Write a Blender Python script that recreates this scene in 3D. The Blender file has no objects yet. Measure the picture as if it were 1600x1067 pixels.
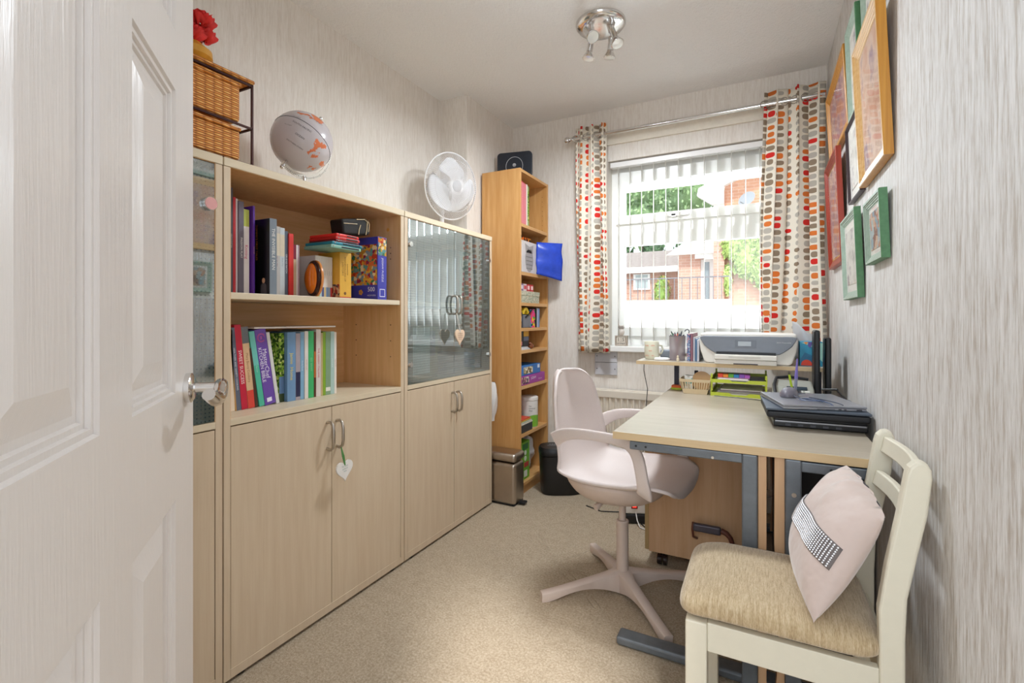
import bpy, bmesh, math, random
from mathutils import Vector, Matrix, Euler

# ------------------------------------------------------------------ camera, sky, lights, exposure
SC = bpy.context.scene
COL = SC.collection
PI = math.pi
CAM_H = 1.08
YAW = math.atan(392 / 755.0)
cam_d = bpy.data.cameras.new('camera')
cam = bpy.data.objects.new('camera', cam_d)
COL.objects.link(cam)
cam.location = (0, 0, CAM_H)
cam.rotation_euler = (PI / 2, 0, YAW)
cam_d.sensor_fit = 'HORIZONTAL'
cam_d.sensor_width = 36
cam_d.lens = 36 * 755 / 1600.0
cam_d.shift_y = -36.5 / 1600
cam_d.clip_start = 0.02
cam_d.clip_end = 200
SC.camera = cam

SC.view_settings.view_transform = 'Standard'
SC.view_settings.look = 'None'
SC.view_settings.gamma = 1
SC.view_settings.exposure = 0.2
SC.view_settings.use_curve_mapping = False
SC.cycles.max_bounces = 10
SC.cycles.diffuse_bounces = 6
SC.cycles.glossy_bounces = 4
SC.cycles.transparent_max_bounces = 24
SC.cycles.sample_clamp_indirect = 6
SC.cycles.use_denoising = True

world = bpy.data.worlds.new('sky')
SC.world = world
world.use_nodes = True
wn = world.node_tree
wn.nodes['Background'].inputs[0].default_value = (0.86, 0.93, 1.0, 1)
wn.nodes['Background'].inputs[1].default_value = 1.9

def lamp(name, kind, loc, energy, color=(1, 1, 1), rot=(0, 0, 0), **kw):
    d = bpy.data.lights.new(name, kind)
    d.energy = energy
    d.color = color
    for k, v in kw.items():
        setattr(d, k, v)
    o = bpy.data.objects.new(name, d)
    COL.objects.link(o)
    o.location = loc
    o.rotation_euler = rot
    return o

lamp('sun', 'SUN', (0, 0, 8), 3.4, (1.0, 0.97, 0.93), (math.radians(38), 0, math.radians(25)), angle=math.radians(8))
# added area lamps out of view; window_daylight strengthens the daylight through the window
lamp('doorway_fill', 'AREA', (-0.05, -0.75, 1.75), 10.5, (0.82, 0.92, 1.0), (math.radians(84), 0, math.radians(14)), shape='RECTANGLE', size=0.8, size_y=1.2)  # added fill from behind the camera, no known lamp there
lamp('window_daylight', 'AREA', (-0.32, 3.75, 2.25), 105, (0.82, 0.92, 1.0), (math.radians(-62), 0, 0), shape='RECTANGLE', size=1.6, size_y=0.9)
lamp('ceiling_fill', 'AREA', (-0.32, 3.80, 0.45), 135, (0.84, 0.93, 1.0), (math.radians(-128), 0, 0), shape='RECTANGLE', size=1.6, size_y=0.9)  # added fill hidden below the sill, aimed up to brighten the ceiling
lamp('room_fill', 'AREA', (-0.66, 2.12, 2.25), 21, (0.87, 0.94, 1.0), (0, 0, 0), shape='DISK', size=0.26)  # added fill under the ceiling light, whose own bulbs stay unlit

# ------------------------------------------------------------------ helpers
R = random.Random(7)

def srgb(h):
    if isinstance(h, str):
        h = h.lstrip('#')
        c = [int(h[i:i + 2], 16) / 255 for i in (0, 2, 4)]
    else:
        c = [v / 255 for v in h]
    return tuple(v / 12.92 if v <= 0.04045 else ((v + 0.055) / 1.055) ** 2.4 for v in c) + (1,)

class MB:
    """collects shapes for ONE mesh object"""
    def __init__(s):
        s.bm = bmesh.new()
    def face(s, vs, m=0):
        try:
            f = s.bm.faces.new(vs)
            f.material_index = m
            return f
        except ValueError:
            return None
    def poly(s, pts, m=0):
        return s.face([s.bm.verts.new(p) for p in pts], m)
    def box(s, x0, x1, y0, y1, z0, z1, m=0, M=None):
        v = [Vector((x, y, z)) for x in (x0, x1) for y in (y0, y1) for z in (z0, z1)]
        if M is not None:
            v = [M @ p for p in v]
        v = [s.bm.verts.new(p) for p in v]
        for q in ((0, 1, 3, 2), (4, 6, 7, 5), (0, 4, 5, 1), (2, 3, 7, 6), (0, 2, 6, 4), (1, 5, 7, 3)):
            s.face([v[i] for i in q], m)
        return s
    def rings(s, rings, m=0, cap=True, closed=False):
        rv = [[s.bm.verts.new(p) for p in r] for r in rings]
        n = len(rv[0])
        k = len(rv)
        for i in range(k if closed else k - 1):
            a, b = rv[i], rv[(i + 1) % k]
            for j in range(n):
                s.face([a[j], a[(j + 1) % n], b[(j + 1) % n], b[j]], m)
        if cap and not closed:
            s.face(list(reversed(rv[0])), m)
            s.face(rv[-1], m)
        return s
    def cyl(s, p0, p1, r0, r1=None, n=20, m=0, cap=True):
        r1 = r0 if r1 is None else r1
        p0, p1 = Vector(p0), Vector(p1)
        a = (p1 - p0).normalized()
        u = a.orthogonal().normalized()
        w = a.cross(u)
        R_ = []
        for p, r in ((p0, r0), (p1, r1)):
            R_.append([p + (u * math.cos(2 * PI * i / n) + w * math.sin(2 * PI * i / n)) * r for i in range(n)])
        return s.rings(R_, m, cap)
    def tube(s, pts, r, n=8, m=0, closed=False, flat=None):
        pts = [Vector(p) for p in pts]
        k = len(pts)
        R_ = []
        prev = None
        for i, p in enumerate(pts):
            if closed:
                t = (pts[(i + 1) % k] - pts[i - 1]).normalized()
            else:
                t = (pts[min(i + 1, k - 1)] - pts[max(i - 1, 0)]).normalized()
            if prev is None:
                u = t.orthogonal().normalized()
            else:
                u = (prev - t * prev.dot(t))
                u = u.normalized() if u.length > 1e-6 else t.orthogonal().normalized()
            prev = u
            w = t.cross(u)
            rr = r[i] if isinstance(r, (list, tuple)) else r
            R_.append([p + (u * math.cos(2 * PI * j / n) + w * math.sin(2 * PI * j / n)) * rr for j in range(n)])
        return s.rings(R_, m, True, closed)
    def lathe(s, prof, M=None, n=28, m=0):
        M = M or Matrix()
        R_ = [[M @ Vector((r * math.cos(2 * PI * j / n), r * math.sin(2 * PI * j / n), z)) for j in range(n)] for r, z in prof]
        return s.rings(R_, m, True)
    def prism(s, poly, M, h, m=0, m2=None):
        """poly in the local xy plane of M, extruded by h along local z"""
        a = [s.bm.verts.new(M @ Vector((x, y, 0))) for x, y in poly]
        b = [s.bm.verts.new(M @ Vector((x, y, h))) for x, y in poly]
        n = len(a)
        s.face(list(reversed(a)), m)
        s.face(b, m if m2 is None else m2)
        for i in range(n):
            s.face([a[i], a[(i + 1) % n], b[(i + 1) % n], b[i]], m)
        return s
    def ball(s, c, r, sc=(1, 1, 1), m=0, nu=20, nv=12, M=None):
        M = M or Matrix()
        c = Vector(c)
        R_ = []
        for i in range(1, nv):
            a = PI * i / nv
            R_.append([c + M @ Vector((r * sc[0] * math.sin(a) * math.cos(2 * PI * j / nu), r * sc[1] * math.sin(a) * math.sin(2 * PI * j / nu), -r * sc[2] * math.cos(a))) for j in range(nu)])
        return s.rings(R_, m, True)
    def grid(s, f, nu, nv, m=0, uv=None):
        V = [[s.bm.verts.new(f(i / nu, j / nv)) for j in range(nv + 1)] for i in range(nu + 1)]
        lay = s.bm.loops.layers.uv.verify() if uv else None
        for i in range(nu):
            for j in range(nv):
                ids = ((i, j), (i + 1, j), (i + 1, j + 1), (i, j + 1))
                fc = s.face([V[a][b] for a, b in ids], m)
                if uv and fc:
                    for lp, (a, b) in zip(fc.loops, ids):
                        lp[lay].uv = uv(a / nu, b / nv)
        return s
    def text(s, txt, size, org, adv, up, m=0, align='LEFT', thick=0.0004, squeeze=1.0):
        """lettering: adv = reading direction, up = glyph up"""
        cu = bpy.data.curves.new('t', 'FONT')
        cu.body = txt
        cu.size = size
        cu.align_x = align
        cu.align_y = 'CENTER'
        cu.resolution_u = 2
        ob = bpy.data.objects.new('t', cu)
        COL.objects.link(ob)
        dg = bpy.context.evaluated_depsgraph_get()
        me = bpy.data.meshes.new_from_object(ob.evaluated_get(dg))
        adv, up, org = Vector(adv).normalized(), Vector(up).normalized(), Vector(org)
        nrm = adv.cross(up)
        vs = [s.bm.verts.new(org + adv * v.co.x * squeeze + up * v.co.y + nrm * thick) for v in me.vertices]
        for p in me.polygons:
            s.face([vs[i] for i in p.vertices], m)
        bpy.data.objects.remove(ob)
        bpy.data.meshes.remove(me)
        bpy.data.curves.remove(cu)
        return s
    def build(s, name, mats, parent=None, bev=0, seg=2, smooth=False, sub=0, loc=None, solid=0, ang=40, norm=True):
        if norm:
            bmesh.ops.recalc_face_normals(s.bm, faces=s.bm.faces)
        me = bpy.data.meshes.new(name)
        base = Vector((0, 0, 0))
        if parent is not None:
            base = world_loc(parent)
            inv = world_rot(parent).inverted()
            for v in s.bm.verts:
                v.co = inv @ (v.co - base)
        elif loc is not None:
            base = Vector(loc)
            for v in s.bm.verts:
                v.co = v.co - base
        elif s.bm.verts:
            xs = [v.co for v in s.bm.verts]
            base = Vector(((min(p.x for p in xs) + max(p.x for p in xs)) / 2, (min(p.y for p in xs) + max(p.y for p in xs)) / 2, min(p.z for p in xs)))
            for v in s.bm.verts:
                v.co = v.co - base
        s.bm.to_mesh(me)
        s.bm.free()
        for m in (mats if isinstance(mats, (list, tuple)) else [mats]):
            me.materials.append(m)
        if smooth:
            for p in me.polygons:
                p.use_smooth = True
            if sub == 0:
                me.set_sharp_from_angle(angle=math.radians(ang))
        o = bpy.data.objects.new(name, me)
        COL.objects.link(o)
        if parent is not None:
            o.parent = parent
        else:
            o.location = base
        if solid:
            md = o.modifiers.new('solid', 'SOLIDIFY')
            md.thickness = solid
            md.offset = 0
        if bev:
            md = o.modifiers.new('bevel', 'BEVEL')
            md.width = bev
            md.segments = seg
            md.limit_method = 'ANGLE'
            md.angle_limit = math.radians(35)
            md.harden_normals = False
        if sub:
            md = o.modifiers.new('sub', 'SUBSURF')
            md.levels = sub
            md.render_levels = sub
        return o

def world_loc(o):
    m = Vector((0, 0, 0))
    q = o
    M = Matrix()
    while q is not None:
        M = (Matrix.Translation(q.location) @ q.rotation_euler.to_matrix().to_4x4()) @ M
        q = q.parent
    return M.translation
def world_rot(o):
    M = Matrix()
    q = o
    while q is not None:
        M = q.rotation_euler.to_matrix().to_4x4() @ M
        q = q.parent
    return M.to_3x3()

def tag(o, label, cat, group=None, kind=None):
    o['label'] = label
    o['category'] = cat
    if group:
        o['group'] = group
    if kind:
        o['kind'] = kind
    return o
def thing(name, label, cat, loc=(0, 0, 0), rot=(0, 0, 0), group=None, kind=None):
    o = bpy.data.objects.new(name, None)
    o.empty_display_size = 0.05
    COL.objects.link(o)
    o.location = loc
    o.rotation_euler = rot
    return tag(o, label, cat, group, kind)
def struct(name, mb, mats, **kw):
    o = mb.build(name, mats, loc=(0, 0, 0), **kw)
    o['kind'] = 'structure'
    return o
def one(name, mb, mats, label, cat, group=None, **kw):
    return tag(mb.build(name, mats, **kw), label, cat, group)
def copy_tree(o, parent=None):
    c = o.copy()
    COL.objects.link(c)
    c.parent = parent
    for ch in o.children:
        copy_tree(ch, c)
    return c
def rotm(ax, deg):
    return Matrix.Rotation(math.radians(deg), 4, ax)
def T(x, y, z):
    return Matrix.Translation((x, y, z))
def frame_m(o, x, y):
    """matrix whose local x,y axes are the given vectors"""
    x, y = Vector(x).normalized(), Vector(y).normalized()
    z = x.cross(y)
    M = Matrix((x, y, z)).transposed().to_4x4()
    M.translation = Vector(o)
    return M

# ------------------------------------------------------------------ materials
class NT:
    def __init__(s, name):
        s.mat = bpy.data.materials.new(name)
        s.mat.use_nodes = True
        s.t = s.mat.node_tree
        s.p = s.t.nodes['Principled BSDF']
        s.out = s.t.nodes['Material Output']
    def n(s, typ, **kw):
        nd = s.t.nodes.new('ShaderNode' + typ)
        for k, v in kw.items():
            if k.startswith('i_'):
                nd.inputs[k[2:].replace('_', ' ')].default_value = v
            else:
                setattr(nd, k, v)
        return nd
    def l(s, a, b):
        s.t.links.new(a, b)
    def math(s, op, a, b=None, c=None):
        nd = s.t.nodes.new('ShaderNodeMath')
        nd.operation = op
        for i, v in enumerate((a, b, c)):
            if v is None:
                continue
            if isinstance(v, (int, float)):
                nd.inputs[i].default_value = v
            else:
                s.l(v, nd.inputs[i])
        return nd.outputs[0]
    def coord(s, scale=(1, 1, 1), kind='Object', rot=(0, 0, 0)):
        tc = s.n('TexCoord')
        mp = s.n('Mapping')
        mp.inputs['Scale'].default_value = scale
        mp.inputs['Rotation'].default_value = rot
        s.l(tc.outputs[kind], mp.inputs[0])
        return mp.outputs[0]
    def noise(s, vec, scale, detail=3, rough=0.55):
        nz = s.n('TexNoise')
        nz.inputs['Scale'].default_value = scale
        nz.inputs['Detail'].default_value = detail
        nz.inputs['Roughness'].default_value = rough
        s.l(vec, nz.inputs['Vector'])
        return nz.outputs['Fac']
    def ramp(s, fac, stops, interp='LINEAR'):
        r = s.n('ValToRGB')
        r.color_ramp.interpolation = interp
        e = r.color_ramp.elements
        while len(e) < len(stops):
            e.new(0.5)
        for el, (p, c) in zip(e, stops):
            el.position = p
            el.color = srgb(c) if isinstance(c, str) else c
        s.l(fac, r.inputs[0])
        return r.outputs[0]
    def bump(s, h, strength, dist=0.002):
        b = s.n('Bump')
        b.inputs['Strength'].default_value = strength
        b.inputs['Distance'].default_value = dist
        s.l(h, b.inputs['Height'])
        s.l(b.outputs[0], s.p.inputs['Normal'])
        return b

def M_plain(name, col, rough=0.5, metal=0.0, spec=None, var=0.04, vscale=40, bump=0.0, coat=0):
    t = NT(name)
    c = srgb(col)
    if var:
        v = t.noise(t.coord(), vscale)
        lo = tuple(x * (1 - var) for x in c[:3]) + (1,)
        hi = tuple(min(1, x * (1 + var)) for x in c[:3]) + (1,)
        t.l(t.ramp(v, [(0.3, lo), (0.7, hi)]), t.p.inputs['Base Color'])
        if bump:
            t.bump(v, bump)
    else:
        t.p.inputs['Base Color'].default_value = c
    t.p.inputs['Roughness'].default_value = rough
    t.p.inputs['Metallic'].default_value = metal
    if spec is not None:
        t.p.inputs['Specular IOR Level'].default_value = spec
    if coat:
        t.p.inputs['Coat Weight'].default_value = coat
        t.p.inputs['Coat Roughness'].default_value = 0.08
    return t.mat

_cache = {}
def C(col, rough=0.5, metal=0.0):
    k = (col, rough, metal)
    if k not in _cache:
        _cache[k] = M_plain('paint_' + col.strip('#'), col, rough, metal, var=0.03)
    return _cache[k]

def M_wood(name, c1, c2, axis='z', rough=0.42, grain=1.0, stretch=14):
    t = NT(name)
    sc = {'z': (stretch, stretch, 1), 'y': (stretch, 1, stretch), 'x': (1, stretch, stretch)}[axis]
    a = t.noise(t.coord(sc), 3.2, 5, 0.6)
    b = t.noise(t.coord(tuple(v * 5 if v > 1 else v for v in sc)), 6, 2)
    f = t.math('ADD', t.math('MULTIPLY', a, 0.7), t.math('MULTIPLY', b, 0.3))
    t.l(t.ramp(f, [(0.36, c1), (0.64, c2)]), t.p.inputs['Base Color'])
    t.p.inputs['Roughness'].default_value = rough
    t.bump(f, 0.04 * grain, 0.001)
    return t.mat

def M_wallpaper(name, base, hi, dark, strength=0.6, sx=1.0):
    t = NT(name)
    v = t.coord((95, 95, 8))
    a = t.noise(v, 1.3, 4, 0.62)
    v2 = t.coord((210, 210, 22))
    b = t.noise(v2, 1.2, 3, 0.7)
    f = t.math('ADD', t.math('MULTIPLY', a, 0.62), t.math('MULTIPLY', b, 0.38))
    t.l(t.ramp(f, [(0.38, dark), (0.5, base), (0.62, hi)]), t.p.inputs['Base Color'])
    t.p.inputs['Roughness'].default_value = 0.62
    t.bump(f, strength, 0.003)
    return t.mat

def M_glass(name, tint=(0.93, 0.97, 0.96, 1), gloss=0.06, film=0.0, filmcol=(0.8, 0.8, 0.8, 1), ior=1.45, fk=1.0):
    t = NT(name)
    tr = t.n('BsdfTransparent')
    tr.inputs[0].default_value = tint
    gl = t.n('BsdfGlossy')
    gl.inputs['Roughness'].default_value = 0.02
    fr = t.n('Fresnel')
    fr.inputs['IOR'].default_value = ior
    k = t.math('ADD', t.math('MULTIPLY', fr.outputs[0], fk), gloss)
    mx = t.n('MixShader')
    t.l(k, mx.inputs[0])
    base = tr.outputs[0]
    if film:
        df = t.n('BsdfDiffuse')
        df.inputs[0].default_value = filmcol
        m0 = t.n('MixShader')
        m0.inputs[0].default_value = film
        t.l(tr.outputs[0], m0.inputs[1])
        t.l(df.outputs[0], m0.inputs[2])
        base = m0.outputs[0]
    t.l(base, mx.inputs[1])
    t.l(gl.outputs[0], mx.inputs[2])
    t.l(mx.outputs[0], t.out.inputs[0])
    return t.mat

def M_dotglass(name):
    """greenish cabinet glass printed with a grid of small dots"""
    t = NT(name)
    tc = t.n('TexCoord')
    sp = t.n('SeparateXYZ')
    t.l(tc.outputs['Object'], sp.inputs[0])
    P_ = 0.0115
    fy = t.math('SUBTRACT', t.math('FRACT', t.math('DIVIDE', sp.outputs[1], P_)), 0.5)
    fz = t.math('SUBTRACT', t.math('FRACT', t.math('DIVIDE', sp.outputs[2], P_)), 0.5)
    d = t.math('SQRT', t.math('ADD', t.math('MULTIPLY', fy, fy), t.math('MULTIPLY', fz, fz)))
    dot = t.math('LESS_THAN', d, 0.19)
    tr = t.n('BsdfTransparent')
    tr.inputs[0].default_value = (0.70, 0.84, 0.83, 1)
    df = t.n('BsdfDiffuse')
    df.inputs[0].default_value = srgb('#a9c0be')
    m0 = t.n('MixShader')
    m0.inputs[0].default_value = 0.22
    t.l(tr.outputs[0], m0.inputs[1])
    t.l(df.outputs[0], m0.inputs[2])
    dk = t.n('BsdfDiffuse')
    dk.inputs[0].default_value = srgb('#2c4145')
    m1 = t.n('MixShader')
    t.l(t.math('MULTIPLY', dot, 0.8), m1.inputs[0])
    t.l(m0.outputs[0], m1.inputs[1])
    t.l(dk.outputs[0], m1.inputs[2])
    gl = t.n('BsdfGlossy')
    gl.inputs['Roughness'].default_value = 0.015
    fr = t.n('Fresnel')
    fr.inputs['IOR'].default_value = 1.7
    m2 = t.n('MixShader')
    t.l(t.math('ADD', t.math('MULTIPLY', fr.outputs[0], 0.5), 0.34), m2.inputs[0])
    t.l(m1.outputs[0], m2.inputs[1])
    t.l(gl.outputs[0], m2.inputs[2])
    t.l(m2.outputs[0], t.out.inputs[0])
    return t.mat

def M_translucent(name, col, amount=0.5, rough=0.6):
    t = NT(name)
    tl = t.n('BsdfTranslucent')
    tl.inputs[0].default_value = srgb(col)
    t.p.inputs['Base Color'].default_value = srgb(col)
    t.p.inputs['Roughness'].default_value = rough
    mx = t.n('MixShader')
    mx.inputs[0].default_value = amount
    t.l(t.p.outputs[0], mx.inputs[1])
    t.l(tl.outputs[0], mx.inputs[2])
    t.l(mx.outputs[0], t.out.inputs[0])
    return t.mat

def M_brick(name, c1, c2, mortar, sc=4.2, rot=(PI / 2, 0, 0)):
    t = NT(name)
    v = t.coord((1, 1, 1), rot=rot)
    b = t.n('TexBrick')
    b.inputs['Scale'].default_value = sc
    b.inputs['Color1'].default_value = srgb(c1)
    b.inputs['Color2'].default_value = srgb(c2)
    b.inputs['Mortar'].default_value = srgb(mortar)
    b.inputs['Mortar Size'].default_value = 0.012
    b.inputs['Row Height'].default_value = 0.3
    b.inputs['Brick Width'].default_value = 0.9
    t.l(v, b.inputs[0])
    t.l(b.outputs[0], t.p.inputs['Base Color'])
    t.p.inputs['Roughness'].default_value = 0.9
    return t.mat

def M_carpet():
    t = NT('carpet')
    v = t.coord()
    a = t.noise(v, 420, 2, 0.7)
    b = t.noise(v, 26, 3)
    g = t.noise(v, 130, 3, 0.7)
    f = t.math('ADD', t.math('MULTIPLY', a, 0.45), t.math('ADD', t.math('MULTIPLY', b, 0.1), t.math('MULTIPLY', g, 0.45)))
    t.l(t.ramp(f, [(0.36, '#8f7e68'), (0.5, '#b5a48d'), (0.64, '#d2c4b0')]), t.p.inputs['Base Color'])
    t.p.inputs['Roughness'].default_value = 0.95
    t.p.inputs['Specular IOR Level'].default_value = 0.1
    # pressed-in castor and chair-foot lines
    tc = t.n('TexCoord')
    dn = t.n('TexNoise')
    dn.inputs['Scale'].default_value = 35
    t.l(tc.outputs['Object'], dn.inputs['Vector'])
    sb = t.n('VectorMath', operation='SUBTRACT')
    sb.inputs[1].default_value = (0.5, 0.5, 0.5)
    t.l(dn.outputs['Color'], sb.inputs[0])
    ml = t.n('VectorMath', operation='SCALE')
    ml.inputs['Scale'].default_value = 0.012
    t.l(sb.outputs[0], ml.inputs[0])
    ad = t.n('VectorMath', operation='ADD')
    t.l(tc.outputs['Object'], ad.inputs[0])
    t.l(ml.outputs[0], ad.inputs[1])
    sp = t.n('SeparateXYZ')
    t.l(ad.outputs[0], sp.inputs[0])
    X, Y = sp.outputs[0], sp.outputs[1]
    segs = DENTS
    tot = None
    for (x0, y0, x1, y1) in segs:
        dx, dy = x1 - x0, y1 - y0
        L2 = dx * dx + dy * dy
        px = t.math('SUBTRACT', X, x0)
        py = t.math('SUBTRACT', Y, y0)
        h = t.math('DIVIDE', t.math('ADD', t.math('MULTIPLY', px, dx), t.math('MULTIPLY', py, dy)), L2)
        h = t.math('MINIMUM', t.math('MAXIMUM', h, 0), 1)
        ex = t.math('SUBTRACT', px, t.math('MULTIPLY', h, dx))
        ey = t.math('SUBTRACT', py, t.math('MULTIPLY', h, dy))
        dd = t.math('ADD', t.math('MULTIPLY', ex, ex), t.math('MULTIPLY', ey, ey))
        w = 0.005
        g_ = t.math('SUBTRACT', 1, t.math('MINIMUM', t.math('DIVIDE', dd, w * w), 1))
        tot = g_ if tot is None else t.math('MAXIMUM', tot, g_)
    b1 = t.bump(t.math('SUBTRACT', t.math('MULTIPLY', f, 1.0), t.math('MULTIPLY', tot, 0.5)), 0.9, 0.006)
    return t.mat

DENTS = [(-0.998, 2.208, -0.819, 2.005), (-0.998, 2.176, -0.838, 2.015), (-0.997, 2.122, -0.886, 2.023), (-0.989, 1.749, -0.809, 1.93),
         (-0.977, 1.739, -0.802, 1.898), (-1.107, 1.928, -1.033, 1.927), (-1.12, 1.95, -1.03, 1.945), (-1.024, 1.965, -0.956, 1.934), (-0.795, 1.999, -0.718, 2.158),
         (-0.79, 1.985, -0.63, 2.08), (-0.724, 1.962, -0.604, 1.966), (-0.74, 1.95, -0.62, 1.94), (-0.762, 1.924, -0.681, 1.86), (-0.729, 1.936, -0.666, 1.879),
         (-0.6, 1.786, -0.554, 1.74), (-0.583, 1.805, -0.533, 1.751), (-0.82, 2.0, -0.76, 1.965)]

def M_curtain():
    t = NT('pebble_print_curtain')
    tc = t.n('TexCoord')
    sp = t.n('SeparateXYZ')
    t.l(tc.outputs['UV'], sp.inputs[0])
    CW, RH = 0.066, 0.037
    cx = t.math('DIVIDE', sp.outputs[0], CW)
    col = t.math('FLOOR', cx)
    fx = t.math('SUBTRACT', t.math('FRACT', cx), 0.5)
    def wn(a, b=None):
        w = t.n('TexWhiteNoise', noise_dimensions='2D')
        cmb = t.n('CombineXYZ')
        t.l(a, cmb.inputs[0])
        if b is not None:
            t.l(b, cmb.inputs[1])
        t.l(cmb.outputs[0], w.inputs['Vector'])
        return w.outputs['Value'], w.outputs['Color']
    off, _ = wn(col)
    cy = t.math('ADD', t.math('DIVIDE', sp.outputs[1], RH), t.math('MULTIPLY', off, 7.3))
    row = t.math('FLOOR', cy)
    fy = t.math('SUBTRACT', t.math('FRACT', cy), 0.5)
    val, vc = wn(col, row)
    s2 = t.n('SeparateXYZ')
    t.l(vc, s2.inputs[0])
    a = t.math('ADD', t.math('MULTIPLY', s2.outputs[1], 0.14), 0.25)
    b = t.math('ADD', t.math('MULTIPLY', s2.outputs[2], 0.14), 0.29)
    q = t.math('ADD', t.math('POWER', t.math('ABSOLUTE', t.math('DIVIDE', fx, a)), 2.8), t.math('POWER', t.math('ABSOLUTE', t.math('DIVIDE', fy, b)), 2.8))
    mask = t.math('LESS_THAN', q, 1)
    cr = t.ramp(s2.outputs[0], [(0, '#d8281f'), (0.15, '#dd7730'), (0.35, '#93806a'), (0.66, '#b9b2a6')], 'CONSTANT')
    mx = t.n('MixRGB')
    t.l(mask, mx.inputs[0])
    mx.inputs[1].default_value = srgb('#ece4d4')
    t.l(cr, mx.inputs[2])
    t.l(mx.outputs[0], t.p.inputs['Base Color'])
    t.p.inputs['Roughness'].default_value = 0.85
    t.bump(t.noise(t.coord(), 500, 1), 0.15, 0.001)
    tl = t.n('BsdfTranslucent')
    t.l(mx.outputs[0], tl.inputs[0])
    m = t.n('MixShader')
    m.inputs[0].default_value = 0.12
    t.l(t.p.outputs[0], m.inputs[1])
    t.l(tl.outputs[0], m.inputs[2])
    t.l(m.outputs[0], t.out.inputs[0])
    return t.mat

def M_patches(name, cols, scale=30, rough=0.5, smooth=False):
    """random coloured cells: picture prints, box art, photographs"""
    t = NT(name)
    v = t.coord()
    if smooth:
        f = t.noise(v, scale, 4, 0.6)
        n = len(cols)
        t.l(t.ramp(f, [(0.28 + 0.44 * i / max(1, n - 1), c) for i, c in enumerate(cols)]), t.p.inputs['Base Color'])
    else:
        vo = t.n('TexVoronoi')
        vo.inputs['Scale'].default_value = scale
        t.l(v, vo.inputs['Vector'])
        sp = t.n('SeparateXYZ')
        t.l(vo.outputs['Color'], sp.inputs[0])
        n = len(cols)
        t.l(t.ramp(sp.outputs[0], [(i / n, c) for i, c in enumerate(cols)], 'CONSTANT'), t.p.inputs['Base Color'])
    t.p.inputs['Roughness'].default_value = max(rough, 0.6)
    t.p.inputs['Specular IOR Level'].default_value = 0.15
    return t.mat

WALL = M_wallpaper('wallpaper', '#e2dbd2', '#e8e2db', '#d9d0c6', 0.35)
WALLR = M_wallpaper('wallpaper_silvery', '#d6d3d0', '#e8e6e5', '#b9afa5', 1.0)
CABW = M_wood('maple_laminate', '#cdb79b', '#d6c3a9', 'z')
CABE = M_wood('maple_edging', '#d6c5a8', '#decfb5', 'y', 0.4)
CABIN = M_wood('maple_inside', '#d0a26c', '#deb483', 'y', 0.4)
CABINV = M_wood('maple_inside_side', '#d0a26c', '#deb483', 'z', 0.4)
BEECH = M_wood('beech_veneer', '#c58f51', '#d6a56a', 'z', 0.4)
BEECHY = M_wood('beech_veneer_shelf', '#c9955a', '#d8aa70', 'y', 0.4)
PEDW = M_wood('pedestal_laminate', '#c99f77', '#d4ae88', 'z', 0.5)
DESKTOP = M_wood('desk_top_laminate', '#b0a491', '#bcb1a0', 'x', 0.3, 0.4, 8)
DESKE = M_wood('desk_edge', '#ceb287', '#d8be95', 'x', 0.4)
CEIL = NT('stippled_ceiling')
CEIL.p.inputs['Base Color'].default_value = srgb('#f0eeec')
CEIL.p.inputs['Roughness'].default_value = 0.9
CEIL.bump(CEIL.noise(CEIL.coord(), 80, 4, 0.65), 0.8, 0.010)
CEIL = CEIL.mat
CARPET = M_carpet()
UPVC = M_plain('white_upvc', '#f1f0ec', 0.35, var=0.01)
DOORP = NT('door_paint')
_v = DOORP.coord((40, 40, 2.6))
_f = DOORP.noise(_v, 3, 4, 0.6)
DOORP.p.inputs['Base Color'].default_value = srgb('#dcd6d2')
DOORP.p.inputs['Roughness'].default_value = 0.32
DOORP.bump(_f, 0.45, 0.002)
DOORP = DOORP.mat
CHROME = M_plain('polished_chrome', '#dedcda', 0.14, 1.0, var=0)
NICKEL = M_plain('brushed_nickel', '#b9b2a8', 0.3, 1.0, var=0)
STEEL = M_plain('brushed_steel', '#b7aca0', 0.34, 1.0, var=0.05, vscale=12)
DOTGLASS = M_dotglass('dotted_cabinet_glass')
WGLASS = M_glass('window_glass', (0.97, 0.98, 0.98, 1), 0.0)
CLEARGLASS = M_glass('clear_glass', (0.95, 0.98, 0.975, 1), 0.0, fk=0.1)
PGLASS = M_glass('picture_glass', (1, 1, 1, 1), 0.03, fk=0.12)
BLIND = M_translucent('blind_fabric', '#fbfaf6', 0.6)
CURTAIN = M_curtain()
WHITEPL = M_plain('white_plastic', '#eceae8', 0.35, var=0.01)
BLACKPL = M_plain('black_plastic', '#1b1b1d', 0.38, var=0.05)
DGREY = M_plain('grey_painted_steel', '#6c7278', 0.42, 0.35, var=0.12, vscale=30)
PAPER = M_plain('page_paper', '#ece6da', 0.8, var=0.05, vscale=300)
WICKER = None

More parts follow.
